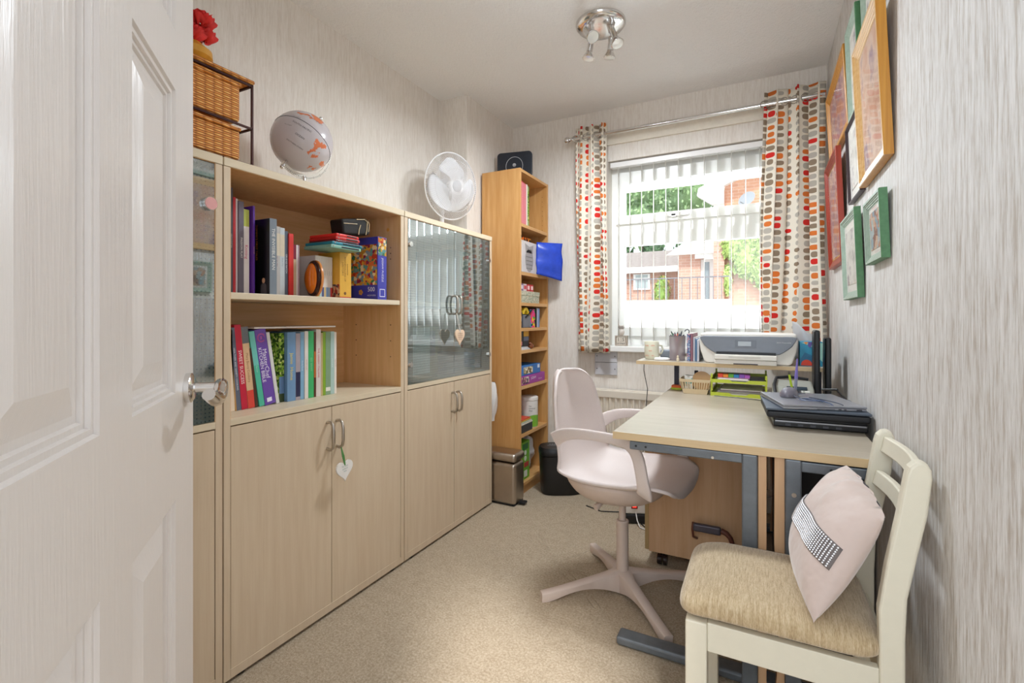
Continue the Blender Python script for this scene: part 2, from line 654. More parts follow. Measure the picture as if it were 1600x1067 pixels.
# ------------------------------------------------------------------ the setting
XL, XR, YB, H = -1.77, 0.303, 3.04, 2.42
WX0, WX1, WZ0, WZ1 = -0.885, 0.24, 0.885, 2.085
struct('floor', MB().box(XL - 0.1, 1.3, -1.6, YB + 0.0, -0.08, 0), CARPET)
struct('ceiling', MB().box(XL - 0.1, XR + 0.1, -0.12, YB + 0.02, H, H + 0.1), CEIL)
struct('wall_left', MB().box(XL - 0.1, XL, -0.12, YB + 0.3, 0, H), WALL)
struct('wall_right', MB().box(XR, XR + 0.1, 0.0, YB + 0.3, 0, H), WALLR)
w = MB()
w.box(XL, WX0, YB, YB + 0.28, 0, H)
w.box(WX1, XR, YB, YB + 0.28, 0, H)
w.box(WX0, WX1, YB, YB + 0.28, 0, WZ0)
w.box(WX0, WX1, YB, YB + 0.28, WZ1, H)
struct('wall_back', w, WALL)
struct('wall_corner', MB().box(XL, -1.575, 2.446, YB, 0, H), WALL)
struct('wall_front', MB().box(XL, -0.44, -0.12, 0.0, 0, H), WALL)
struct('trim_1', MB().box(WX0 - 0.22, XR, YB - 0.016, YB, 2.185, 2.255), M_plain('batten_paint', '#e4dccd', 0.6), bev=0.003)
struct('trim_2', MB().box(WX0 - 0.05, WX1 + 0.03, YB - 0.045, YB + 0.14, 0.868, 0.905), UPVC, bev=0.006)
struct('baseboard_back', MB().box(-1.29, XR, YB - 0.015, YB, 0, 0.09), UPVC, bev=0.003)
struct('baseboard_right', MB().box(XR - 0.015, XR, 0.05, YB - 0.015, 0, 0.09), UPVC, bev=0.003)

# window
YW = YB + 0.10
win = bpy.data.objects.new('window_1', None)
COL.objects.link(win)
win.location = (WX0, YW, WZ0)
win['kind'] = 'structure'
f = MB()
f.box(WX0, WX0 + 0.03, YW, YW + 0.07, 0.905, WZ1)
f.box(WX1 - 0.04, WX1, YW, YW + 0.07, 0.905, WZ1)
for z0, z1 in ((WZ1 - 0.06, WZ1), (0.905, 0.965), (1.625, 1.69)):
    f.box(WX0 + 0.03, WX1 - 0.04, YW, YW + 0.07, z0, z1)
f.build('window_frame', UPVC, win)
for (z0, z1, nm) in ((0.965, 1.625, 'lower_sash'), (1.69, WZ1 - 0.06, 'upper_sash')):
    s = MB()
    a, b = WX0 + 0.03, WX1 - 0.04
    t_ = 0.055
    s.box(a, a + t_, YW - 0.018, YW + 0.04, z0, z1)
    s.box(b - t_, b, YW - 0.018, YW + 0.04, z0, z1)
    s.box(a + t_, b - t_, YW - 0.018, YW + 0.04, z1 - t_ - 0.02, z1)
    s.box(a + t_, b - t_, YW - 0.018, YW + 0.04, z0, z0 + t_)
    so = s.build('sash', UPVC, win)
    MB().box(a + t_, b - t_, YW + 0.01, YW + 0.016, z0 + t_, z1 - t_ - 0.02).build('pane', WGLASS, so)
hd = MB().box(-0.53, -0.40, YW - 0.034, YW - 0.02, 1.712, 1.728).box(-0.505, -0.475, YW - 0.034, YW - 0.017, 1.705, 1.735)
hd.build('window_handle', WHITEPL, win, bev=0.003)

# room door, opened into the room on the left
DE = Vector((-0.942, 0.525, 0))
ux, uy = -0.766, 0.643            # from hinge towards the free edge
dr = bpy.data.objects.new('door_1', None)
COL.objects.link(dr)
DW = 0.762
dr.location = (DE.x - ux * DW, DE.y - uy * DW, 0)
dr.rotation_euler = (0, 0, math.atan2(uy, ux))
dr['kind'] = 'structure'
# local: +x to the free edge, thickness towards +y (away from the camera is -y side or +y side)
DM = Matrix.Translation(dr.location) @ dr.rotation_euler.to_matrix().to_4x4()
def dbox(mb, s0, s1, t0, t1, z0, z1, m=0):   # s measured from the free edge
    mb.box(DW - s1, DW - s0, t0, t1, z0, z1, m, DM)
colsx = [(0.0, 0.125), (0.331, 0.43), (0.636, DW)]
rails = [(0.005, 0.23), (0.785, 0.958), (1.45, 1.545), (1.86, 1.98)]
slab = MB()
for a, b in colsx:
    dbox(slab, a, b, 0, 0.035, 0.005, 1.98)
for z0, z1 in rails:
    for a, b in ((0.125, 0.331), (0.43, 0.636)):
        dbox(slab, a, b, 0, 0.035, z0, z1)
panels = [(a, b, z0, z1) for a, b in ((0.125, 0.331), (0.43, 0.636)) for z0, z1 in ((0.23, 0.785), (0.958, 1.45), (1.545, 1.86))]
slab.build('door_slab', DOORP, dr)
for a, b, z0, z1 in panels:
    # camera sees the local +y or -y face; mouldings are cut into both
    pm = MB()
    for face_t, sg in ((0.0, 1), (0.035, -1)):
        prof = [(0.0, 0.0), (0.0025, 0.0045), (0.009, 0.0045), (0.0105, 0.009), (0.016, 0.009), (0.018, 0.013), (0.026, 0.013), (0.058, 0.004)]
        rings = []
        for ins, dep in prof:
            t = face_t + sg * dep
            x0, x1 = DW - b + ins, DW - a - ins
            rings.append([DM @ Vector(p) for p in ((x0, t, z0 + ins), (x1, t, z0 + ins), (x1, t, z1 - ins), (x0, t, z1 - ins))])
        rv = [[pm.bm.verts.new(p) for p in r] for r in rings]
        for i in range(len(rv) - 1):
            for j in range(4):
                pm.face([rv[i][j], rv[i][(j + 1) % 4], rv[i + 1][(j + 1) % 4], rv[i + 1][j]])
        pm.face(rv[-1])
    pm.build('door_panel', DOORP, dr, norm=False)
# door handle (part of the door)
hroot = MB()
def dp(s, t, z):
    return DM @ Vector((DW - s, t, z))
hz = 0.957
hroot.cyl(dp(0.052, 0, hz), dp(0.052, -0.008, hz), 0.026, 0.026, 32)
hroot.cyl(dp(0.052, -0.008, hz), dp(0.052, -0.012, hz), 0.026, 0.02, 32)
hroot.cyl(dp(0.052, -0.01, hz), dp(0.052, -0.05, hz), 0.0085, 0.0085, 20)
lever = []
for i in range(15):
    a = i / 14
    lever.append(dp(0.045 + 0.115 * a, -0.052 - 0.006 * math.sin(a * PI), hz + 0.009 * math.sin(a * 2 * PI + 0.6) - 0.004))
hroot.tube(lever, [0.010 + 0.0015 * math.sin(i / 14 * PI) for i in range(15)], 14)
hroot.build('door_handle', CHROME, dr, smooth=True)

# ------------------------------------------------------------------ storage cabinets along the left wall
CF = -1.398          # front plane
CB = -1.752          # back
CT = 1.552

def bow_handle(name, parent, x, y, z0, z1, mat=NICKEL):
    pts = [(x, y, z1 - 0.004), (x + 0.018, y, z1 - 0.001), (x + 0.03, y, z1 - 0.01), (x + 0.034, y, z1 - 0.03), (x + 0.034, y, (z0 + z1) / 2),
           (x + 0.034, y, z0 + 0.03), (x + 0.03, y, z0 + 0.01), (x + 0.018, y, z0 + 0.001), (x, y, z0 + 0.004)]
    mb = MB()
    mb.tube(pts, 0.0055, 10)
    return mb.build(name, mat, parent, smooth=True, ang=60)

def cabinet(y0, y1, label, glass, inner_shelves):
    r = thing('storage_cabinet', label, 'cabinet', (CB + 0.17, (y0 + y1) / 2, 0))
    t = 0.02
    sd = MB()
    sd.box(CB, CF, y0, y0 + t, 0.012, CT - 0.026)
    sd.box(CB, CF, y1 - t, y1, 0.012, CT - 0.026)
    sd.box(CB, CF, y0 + t, y1 - t, 0.012, 0.04)
    sd.build('carcass', CABW, r, bev=0.001)
    MB().box(CB, CF + 0.002, y0, y1, CT - 0.025, CT).build('top_board', CABE, r, bev=0.0015)
    MB().box(CB + 0.001, CB + 0.012, y0 + t, y1 - t, 0.04, CT - 0.025).build('back_panel', CABIN, r)
    # inner linings on the side panels
    ln = MB()
    ln.box(CB + 0.012, CF - 0.001, y0 + t, y0 + t + 0.0015, 0.78, CT - 0.025)
    ln.box(CB + 0.012, CF - 0.001, y1 - t - 0.0015, y1 - t, 0.78, CT - 0.025)
    ln.box(CB + 0.012, CF - 0.001, y0 + t, y1 - t, CT - 0.0265, CT - 0.025)
    ln.build('inner_lining', CABINV, r)
    MB().box(CB, CF, y0 + t, y1 - t, 0.761, 0.781).build('middle_board', CABE, r, bev=0.001)
    for z in inner_shelves:
        MB().box(CB + 0.01, CF - 0.004, y0 + t + 0.003, y1 - t - 0.003, z - 0.02, z).build('shelf', CABE, r, bev=0.0015)
    ym = (y0 + y1) / 2
    ds = []
    for (a, b, sg) in ((y0 + t + 0.002, ym - 0.0015, 1), (ym + 0.0015, y1 - t - 0.002, -1)):
        d = MB().box(CF - 0.02, CF - 0.001, a, b, 0.032, 0.757).build('door', CABW, r, bev=0.001)
        hy = ym - sg * 0.022
        bow_handle('handle', d, CF - 0.001, hy, 0.604, 0.706)
        ds.append(d)
    for yy in (y0 + 0.06, y1 - 0.06):
        for xx in (CF - 0.03, CB + 0.05):
            MB().cyl((xx, yy, 0), (xx, yy, 0.014), 0.022).build('foot', BLACKPL, r)
    if glass:
        for (a, b, sg) in ((y0 + t + 0.003, ym - 0.0012, 1), (ym + 0.0012, y1 - t - 0.003, -1)):
            gm_ = MB().box(CF - 0.006, CF - 0.001, a, b, 0.7835, CT - 0.029, 1)
            for fc_ in gm_.bm.faces:      # the dots are printed on the front face only
                if all(v_.co.x > CF - 0.002 for v_ in fc_.verts):
                    fc_.material_index = 0
            gd = gm_.build('glass_door', [DOTGLASS, CLEARGLASS], r)
            bow_handle('handle', gd, CF - 0.001, ym - sg * 0.018, 1.10, 1.195)
            for zz in (1.41, 0.872):
                yy = a + 0.014 if sg == 1 else b - 0.014
                MB().cyl((CF - 0.001, yy, zz), (CF + 0.008, yy, zz), 0.0115, n=24).build('hinge_cap', CHROME, gd, smooth=True)
    return r

cab3 = cabinet(0.063, 0.861, 'tall maple cabinet with a dotted glass door nearest the room door, half hidden by it', True, [1.157])
cab1 = cabinet(0.865, 1.664, 'tall maple cabinet with two open book shelves above double doors, globe on its top', False, [1.157])
cab2 = cabinet(1.668, 2.438, 'tall maple cabinet with two reflecting glass doors above wooden doors, white fan on its top', True, [1.157])
# little wooden plug on the inner side of the open cabinet, peg holes
pg = MB()
pg.cyl((-1.47, 1.6415, 1.47), (-1.47, 1.644, 1.47), 0.008)
pg.build('cover_cap', C('#d79a4a'), cab1)
ph = MB()
for z in (1.39, 1.365, 1.34, 1.05, 0.98, 0.91):
    ph.cyl((-1.455, 1.641, z), (-1.455, 1.6435, z), 0.0028, n=8)
    ph.cyl((-1.66, 1.641, z), (-1.66, 1.6435, z), 0.0028, n=8)
ph.build('peg_holes', C('#6d4a28'), cab1)

# papers taped inside the glass and things behind it
pp = MB()
M_ = T(CF - 0.0075, 0, 0)
pp.box(CF - 0.0085, CF - 0.0075, 1.735, 1.86, 0.82, 1.035)
one('notice_sheet', pp, C('#fbfbfb', 0.9), 'white printed notice behind the left glass door low down', 'paper')
pp = MB().box(CF - 0.0105, CF - 0.0095, 1.84, 1.905, 0.90, 1.02)
one('notice_card', pp, C('#8d7f8c'), 'small purplish card behind the glass, right of the white printed notice', 'paper')
for i, (y, c, lb) in enumerate(((2.13, '#7d7f8a', 'grey box file standing behind the glass beside the turquoise one'), (2.21, '#2fa9a2', 'turquoise box file standing behind the right glass door'), (2.29, '#5d6f78', 'dark slate box file behind the right glass door'))):
    r = thing('box_file', lb, 'box file', (-1.55, y, 1.157), group='box files behind the glass')
    MB().box(-1.68, -1.44, y - 0.035, y + 0.035, 1.158, 1.44).build('file_case', C(c), r, bev=0.002)
    MB().cyl((-1.44, y, 1.21), (-1.438, y, 1.21), 0.012).build('finger_hole', CHROME, r)
r = thing('folded_blanket', 'pale folded linen behind the lower right of the glass doors', 'linen', (-1.58, 2.2, 0.781))
for k in range(3):
    MB().box(-1.70, -1.46, 2.07, 2.36, 0.783 + 0.035 * k, 0.814 + 0.035 * k).build('fold', C('#9fa6ad'), r, bev=0.012, seg=3)
r = thing('storage_tray', 'yellowish storage tray behind the left glass door', 'tray', (-1.58, 1.93, 0.781))
MB().box(-1.70, -1.46, 1.80, 2.0, 0.783, 1.04).build('tray_body', C('#b9a778'), r, bev=0.004)
one('desk_caddy', MB().box(-1.66, -1.47, 0.55, 0.79, 1.158, 1.30), C('#a9b4b0'), 'pale box on the shelf behind the leftmost dotted glass', 'box', bev=0.004)
# pink round badge and white round magnet on glass
b = MB().cyl((CF, 0.822, 1.405), (CF + 0.012, 0.822, 1.405), 0.0185, n=28)
r = thing('round_badge', 'pink round magnet stuck on the leftmost dotted glass door', 'magnet', (CF, 0.822, 1.3865))
b.build('badge_rim', CHROME, r, smooth=True)
MB().cyl((CF + 0.012, 0.822, 1.405), (CF + 0.0128, 0.822, 1.405), 0.0168, n=28).build('badge_face', C('#e0a3a0'), r)

def heart(loc, size, normal_yaw, tilt, mat, name, label, textmat, lines, ribbon, group=None, top=None):
    r = thing(name, label, 'heart ornament', loc, (0, 0, 0), group)
    pts = []
    for i in range(40):
        a = 2 * PI * i / 40
        x = 16 * math.sin(a) ** 3
        y = 13 * math.cos(a) - 5 * math.cos(2 * a) - 2 * math.cos(3 * a) - math.cos(4 * a)
        pts.append((x / 34 * size, (y * 1.06) / 34 * size))
    # plane faces +x : local x -> world +y, local y -> z
    ca, sa = math.cos(tilt), math.sin(tilt)
    M = frame_m(loc, (0, ca, sa), (0, -sa, ca))
    M.translation = Vector(loc)
    hb = MB()
    hb.prism(pts, M, 0.006)
    hb.build('heart_plaque', mat, r, bev=0.0012)
    tx = MB()
    for k, ln in enumerate(lines):
        o = M @ Vector((0, size * (0.16 - 0.11 * k), 0.0064))
        tx.text(ln, size * 0.10, o, M.to_3x3() @ Vector((1, 0, 0)), M.to_3x3() @ Vector((0, 1, 0)), align='CENTER')
    tx.build('lettering', textmat, r)
    rb = MB()
    cen = M @ Vector((0, size * 0.20, 0.003))
    if top:
        for dy, rr in ribbon[1]:
            rb.tube([(cen.x + 0.004, cen.y + dy * 0.2, cen.z), ((cen.x + top[0]) / 2 + 0.003, (cen.y + top[1]) / 2 + dy, (cen.z + top[2]) / 2), (top[0], top[1] + dy * 0.1, top[2])], rr, 6)
    rb.build('ribbon', ribbon[0], r)
    return r

heart((CF + 0.04, 1.283, 0.528), 0.082, 0, 0.05, C('#e9e6e2'), 'heart_plaque_hanger', 'white ceramic heart hanging from the lower cabinet door handle on green ribbon', C('#7d9c95'), ['For each', 'petal of', 'love'],
      (C('#4f8a45'), ((-0.004, 0.0018), (0.0, 0.0022), (0.004, 0.0016))), top=(CF + 0.034, 1.276, 0.61))
heart((CF + 0.042, 2.035, 0.99), 0.088, 0, -0.04, C('#e6c8ab'), 'wooden_heart_hanger', 'pale wooden heart with writing hanging over the glass doors', C('#6b4a3a'), ['Love grows', 'best in little', 'houses just', 'like this'],
      (C('#d8d2c8'), ((-0.006, 0.0012), (0.006, 0.0012))), top=(CF + 0.034, 2.024, 1.105))

# ------------------------------------------------------------------ books
def plane_y(px, x):
    pass

def book(label, y, z, th, h, d, cover, title='', tcol='#ffffff', tsize=0.6, lean=0.0, x=-1.505, pages=True, band=None, group=None, cat='book', name='book', horiz=False, tz=0.5, bandz=(0, 0.3), t2=None, t2col=None, facecol=None):
    r = thing(name, label, cat, (x, y, z + 0.0005), (math.radians(lean), 0, 0), group)
    # built straight in the book's own space, then parented
    def bl(mb, nm, mat, **kw):
        me = mb.build(nm, mat, loc=(0, 0, 0), **kw)
        me.parent = r
        me.location = (0, 0, 0)
        return me
    c = MB()
    bt = min(0.0025, th * 0.16)
    if pages:
        c.box(-0.0025, 0, 0, th, 0, h)
        c.box(-d, -0.0025, 0, bt, 0, h)
        c.box(-d, -0.0025, th - bt, th, 0, h)
        p = MB().box(-d + 0.004, -0.0026, bt, th - bt, 0.003, h - 0.004)
        bl(p, 'pages', PAPER)
    else:
        c.box(-d, 0, 0, th, 0, h)
    bl(c, 'cover', C(cover, 0.4))
    if band:
        b = MB().box(-0.001, 0.0003, 0.0002, th - 0.0002, bandz[0] * h, bandz[1] * h)
        bl(b, 'spine_band', C(band, 0.4))
    if title:
        t = MB()
        w = th * tsize
        if horiz:
            t.text(title, w, (0.0006, th / 2, h * tz), (0, 1, 0), (0, 0, 1), align='CENTER', thick=0)
        else:
            # estimate width to fit
            est = len(title) * 0.62 * w
            sq = min(1.0, (h * 0.86) / max(est, 1e-5))
            t.text(title, w, (0.0006, th / 2, h * tz), (0, 0, -1), (0, 1, 0), align='CENTER', thick=0, squeeze=sq)
        bl(t, 'title_lettering', C(tcol, 0.5))
    return r, bl

Z1 = 1.157
Z0 = 0.781
UX = -1.47
G1 = 'books on the upper shelf'
# (label, y, th, h, depth, cover, title, tcol, tsize)
UP = [
    ('thin dark grey book, leftmost on the upper shelf', 0.949, 0.008, 0.338, 0.22, '#4b4c55', 'CREATIVE KNITTING', '#c9c4bd', 0.6, -1.50),
    ('tall book with a red spine and white pages beside the dark grey one', 0.958, 0.009, 0.310, 0.22, '#b3242c', '', '', 0, -1.50),
    ('pale grey-white book between the red spine and Passion Play', 0.9675, 0.0075, 0.307, 0.22, '#d9d3d6', '', '', 0, -1.503),
    ('grey-purple book titled Passion Play on the upper shelf', 0.9755, 0.0165, 0.300, 0.23, '#6b6472', 'PASSION PLAY', '#f0ece6', 0.62, -1.497),
    ('white book titled Knitting with lime top and pink lettering', 0.9925, 0.020, 0.278, 0.22, '#efe7e2', 'Knitting', '#c9316b', 0.72, -1.50),
    ('thin purple-edged book standing left of the black book', 1.0175, 0.006, 0.292, 0.22, '#5b2a9a', 'HOUSE OF CARDS', '#e9b14a', 0.5, -1.487),
    ('pale floral patterned book right of the black and blue-grey one', 1.098, 0.029, 0.242, 0.20, '#bdb9b4', 'QUILTS', '#8a4a58', 0.4, -1.50),
    ('light blue-white book between the floral book and the lettered grey one', 1.1275, 0.018, 0.240, 0.20, '#c5cdd0', 'Sweet Pea', '#7d8b99', 0.4, -1.50),
    ('slim slate book with white lettering left of the bright red book', 1.146, 0.0125, 0.231, 0.19, '#596472', 'GRUDGE MATCH', '#e8e8ea', 0.7, -1.50),
    ('bright red book on the upper shelf', 1.1592, 0.0185, 0.224, 0.19, '#d5332f', '', '', 0, -1.495),
    ('small beige book with a maroon top band beside the bright red book', 1.178, 0.015, 0.188, 0.17, '#cdb595', '', '', 0, -1.50),
    ('small thin white book left of the orange disc', 1.1935, 0.0065, 0.188, 0.17, '#e2dcd8', '', '', 0, -1.50),
    ('slim mauve book touching the orange disc', 1.2005, 0.0055, 0.188, 0.17, '#b59aa6', '', '', 0, -1.50),
]
for i, (lb, y, th, h, d, cov, ti, tc, ts, x) in enumerate(UP):
    bd, bz = (None, (0, 0))
    if 'Knitting' in lb:
        bd, bz = '#b9c25a', (0.8, 1.0)
    if 'maroon top' in lb:
        bd, bz = '#7e2138', (0.72, 1.0)
    if 'floral' in lb:
        bd, bz = '#d8ccb4', (0.58, 0.9)
    rr, bl = book(lb, y, Z1, th, h, d, cov, ti, tc, ts, 0, x, group=G1, band=bd, bandz=bz)
    if 'Knitting' in lb:
        pass
# protruding book: black cover towards the room door, blue-grey spine
rr, bl = book('black covered book with orange title and a blue-grey spine, upper shelf', 1.044, Z1, 0.0255, 0.252, 0.19, '#77828c', 'THE INVISIBLE MAN', '#e8e6e0', 0.62, 0, -1.44, group=G1, tz=0.6)
cv = MB().box(-0.188, -0.001, -0.0006, 0, 0.001, 0.251)
bl(cv, 'front_cover', C('#111113', 0.3))
tx = MB().text("TOMMY'S FIRST TALES", 0.012, (-0.066, -0.0012, 0.175), (0, 0, -1), (1, 0, 0), align='CENTER', thick=0)
bl(tx, 'cover_title', C('#e08a2c'))
ph = MB()
ph.prism([(-0.016, 0), (0.016, 0), (0.014, 0.03), (0.006, 0.036), (-0.006, 0.036), (-0.014, 0.03)], frame_m((-0.03, -0.0012, 0.002), (1, 0, 0), (0, 0, 1)), 0.0003)
ph.prism([(0.0075 * math.cos(a * PI / 8), 0.045 + 0.009 * math.sin(a * PI / 8)) for a in range(16)], frame_m((-0.03, -0.0013, 0.002), (1, 0, 0), (0, 0, 1)), 0.0003, 1)
pho = ph.build('cover_portrait', [C('#55525a'), C('#caa184')], loc=(0, 0, 0)); pho.parent = rr; pho.location = (0, 0, 0)
# orange disc
r = thing('orange_disc', 'glossy orange round disc with a dark band standing on the upper shelf', 'disc', (-1.472, 1.232, Z1))
MM = T(-1.472, 1.232, Z1 + 0.0685) @ rotm('Z', -110) @ rotm('Y', 90) @ Matrix.Diagonal((1, 1, 0.72, 1))
MB().lathe([(0.001, 0.018), (0.03, 0.016), (0.052, 0.006), (0.056, -0.002)], MM, 40).build('disc_face', M_plain('orange_gloss', '#ee7d16', 0.15, var=0, coat=0.6), r, smooth=True)
MB().lathe([(0.056, -0.002), (0.064, -0.006), (0.0665, -0.012), (0.064, -0.02), (0.03, -0.022)], MM, 40).build('dark_band', M_plain('dark_band', '#3a1c14', 0.2, var=0), r, smooth=True)
MB().lathe([(0.0665, -0.02), (0.068, -0.024), (0.066, -0.032), (0.03, -0.034)], MM, 40).build('rim', M_plain('orange_rim', '#d98a4a', 0.2, var=0), r, smooth=True)
# eight matching slim white books
bands = ['#c9835a', '#8fae3a', '#a9c4c6', '#4b5787', '#c9b27e', '#6f8fb4', '#90a4ba', '#c9423a']
lbs = ['brown', 'green', 'pale teal', 'navy', 'sand', 'blue', 'grey-blue', 'red']
y = 1.277
for i, (bc, ln) in enumerate(zip(bands, lbs)):
    book('slim white paperback of the matching set with a %s foot band' % ln, y, Z1, 0.0098, 0.160, 0.11, '#d9d2ca', 'STUDIES', '#8d8a86', 0.45, 0, -1.50, band=bc, bandz=(0.0, 0.26), group='matching slim white paperbacks', tz=0.6)
    y += 0.0102
# yellow novel
rr, bl = book('thick yellow hardback novel with a red foot band', 1.364, Z1, 0.058, 0.181, 0.12, '#d8a63c', '', '#6d3a14', 0.3, 0, -1.465, band='#b5241c', bandz=(0.0, 0.035), group=G1)
t = MB()
for k, (a, sz) in enumerate((('ALEXANDER', 0.008), ('STONEWALLING OF', 0.0105), ('HISTORY', 0.013))):
    t.text(a, sz, (0.0007, 0.038 - 0.012 * k, 0.115), (0, 0, -1), (0, 1, 0), align='CENTER', thick=0)
t.cyl((0.0003, 0.026, 0.02), (0.0009, 0.026, 0.02), 0.006)
bl(t, 'title_lettering', C('#6b4413'))
t = MB().box(-0.118, -0.001, -0.0006, 0, 0.002, 0.055)
bl(t, 'cover_picture', M_patches('cover_scene', ['#8e3a2e', '#c9a07a', '#5a4a48', '#b86a4a'], 90))
# puzzle box
bx = thing('puzzle_box', 'blue 500-piece jigsaw box with a picture of patterned ornaments', 'puzzle box', (-1.42, 1.525, Z1))
MB().box(-1.60, -1.42, 1.525, 1.578, Z1 + 0.0005, Z1 + 0.263).build('box_body', C('#3d3fa5', 0.35), bx, bev=0.001)
ART = M_patches('ornament_art', ['#c08a3a', '#b5422e', '#5f8f8a', '#e0c9a0', '#8a2f4a', '#d6a23c', '#7d8a96', '#3f7a5a', '#cf6a3a'], 75)
MB().box(-1.596, -1.424, 1.5242, 1.525, Z1 + 0.062, Z1 + 0.232).build('box_picture', ART, bx)
MB().box(-1.4202, -1.4192, 1.527, 1.576, Z1 + 0.185, Z1 + 0.26).build('side_picture', ART, bx)
t = MB()
t.text('500', 0.027, (-1.476, 1.5241, Z1 + 0.043), (1, 0, 0), (0, 0, 1), thick=0)
t.text('PIECE PUZZLE', 0.0075, (-1.478, 1.5241, Z1 + 0.018), (1, 0, 0), (0, 0, 1), thick=0)
t.text('JIGSAW PUZZLE', 0.014, (-1.4188, 1.552, Z1 + 0.125), (0, 0, -1), (0, 1, 0), align='CENTER', thick=0)
t.box(-1.4192, -1.4188, 1.535, 1.567, Z1 + 0.012, Z1 + 0.015)
t.box(-1.4192, -1.4188, 1.535, 1.538, Z1 + 0.012, Z1 + 0.045)
t.box(-1.4192, -1.4188, 1.564, 1.567, Z1 + 0.012, Z1 + 0.045)
t.box(-1.4192, -1.4188, 1.535, 1.567, Z1 + 0.042, Z1 + 0.045)
t.build('lettering', C('#e9e6f2'), bx)
t = MB()
for a in range(5):
    t.cyl((-1.515 + 0.007 * math.cos(a * 1.257), 1.5248, Z1 + 0.032 + 0.007 * math.sin(a * 1.257)), (-1.515 + 0.007 * math.cos(a * 1.257), 1.5238, Z1 + 0.032 + 0.007 * math.sin(a * 1.257)), 0.005, n=10)
t.build('puzzle_emblem', C('#e09a3a'), bx)
# wallets stacked on the yellow novel and the white set
zz = Z1 + 0.182
for i, (c, lb, th, yaw, y0, y1) in enumerate((('#7fae9c', 'mint wallet, lowest of the stack on the yellow novel', 0.013, -4, 1.262, 1.412), ('#1f7f92', 'teal wallet between the mint one and the maroon one', 0.012, 3, 1.268, 1.418),
                                ('#6e1f24', 'thin maroon wallet under the two red ones', 0.008, -2, 1.285, 1.40), ('#c42722', 'lower red wallet of the stack', 0.0115, 2, 1.285, 1.405), ('#e0322a', 'upper red wallet, topmost of the stack', 0.0115, -5, 1.288, 1.40))):
    r = thing('travel_wallet', lb, 'wallet', (-1.455, (y0 + y1) / 2, zz), (0, 0, math.radians(yaw)), group='wallets stacked on the upper shelf')
    mb = MB().box(-1.545, -1.40, y0, y1, zz, zz + th)
    mb.build('wallet_body', C(c, 0.45), r, bev=0.003)
    MB().box(-1.4, -1.3995, y0 + 0.05, y1 - 0.012, zz + th * 0.3, zz + th * 0.75).build('wallet_seam', C('#101418'), r)
    MB().cyl((-1.40, y0 + 0.012, zz + th * 0.6), (-1.3985, y0 + 0.012, zz + th * 0.6), 0.0028, n=10).build('press_stud', CHROME, r)
    zz += th + 0.0003
r = thing('pouch', 'black pouch with cream piping lying on the puzzle box and wallets', 'pouch', (-1.48, 1.435, Z1 + 0.25))
pm = MB()
Mx = T(-1.515, 1.435, Z1 + 0.288) @ rotm('X', 10)
pm.prism([(-0.075, -0.026), (0.06, -0.034), (0.074, -0.022), (0.068, 0.026), (0.055, 0.036), (-0.075, 0.034)], Mx @ frame_m((0, 0, 0), (0, 1, 0), (0, 0, 1)), 0.07)
pm.build('pouch_body', C('#15130f', 0.7), r, bev=0.01, seg=4)
st = MB()
def pq(y, z, o=0.072):
    return (Mx @ frame_m((0, 0, 0), (0, 1, 0), (0, 0, 1))) @ Vector((y, z, o))
st.tube([pq(0.0, 0.03), pq(0.045, 0.03), pq(0.058, 0.02), pq(0.05, -0.012), pq(0.04, -0.032)], 0.0018, 6)
st.tube([pq(-0.07, 0.016), pq(0.0, 0.012)], 0.0014, 6)
st.tube([pq(0.018, 0.008), pq(0.006, -0.012), pq(0.0, -0.03)], 0.0018, 6)
st.tube([pq(0.062, 0.024), pq(0.068, 0.01), pq(0.058, -0.02)], 0.0014, 6)
st.build('piping', C('#d8c39a'), r)

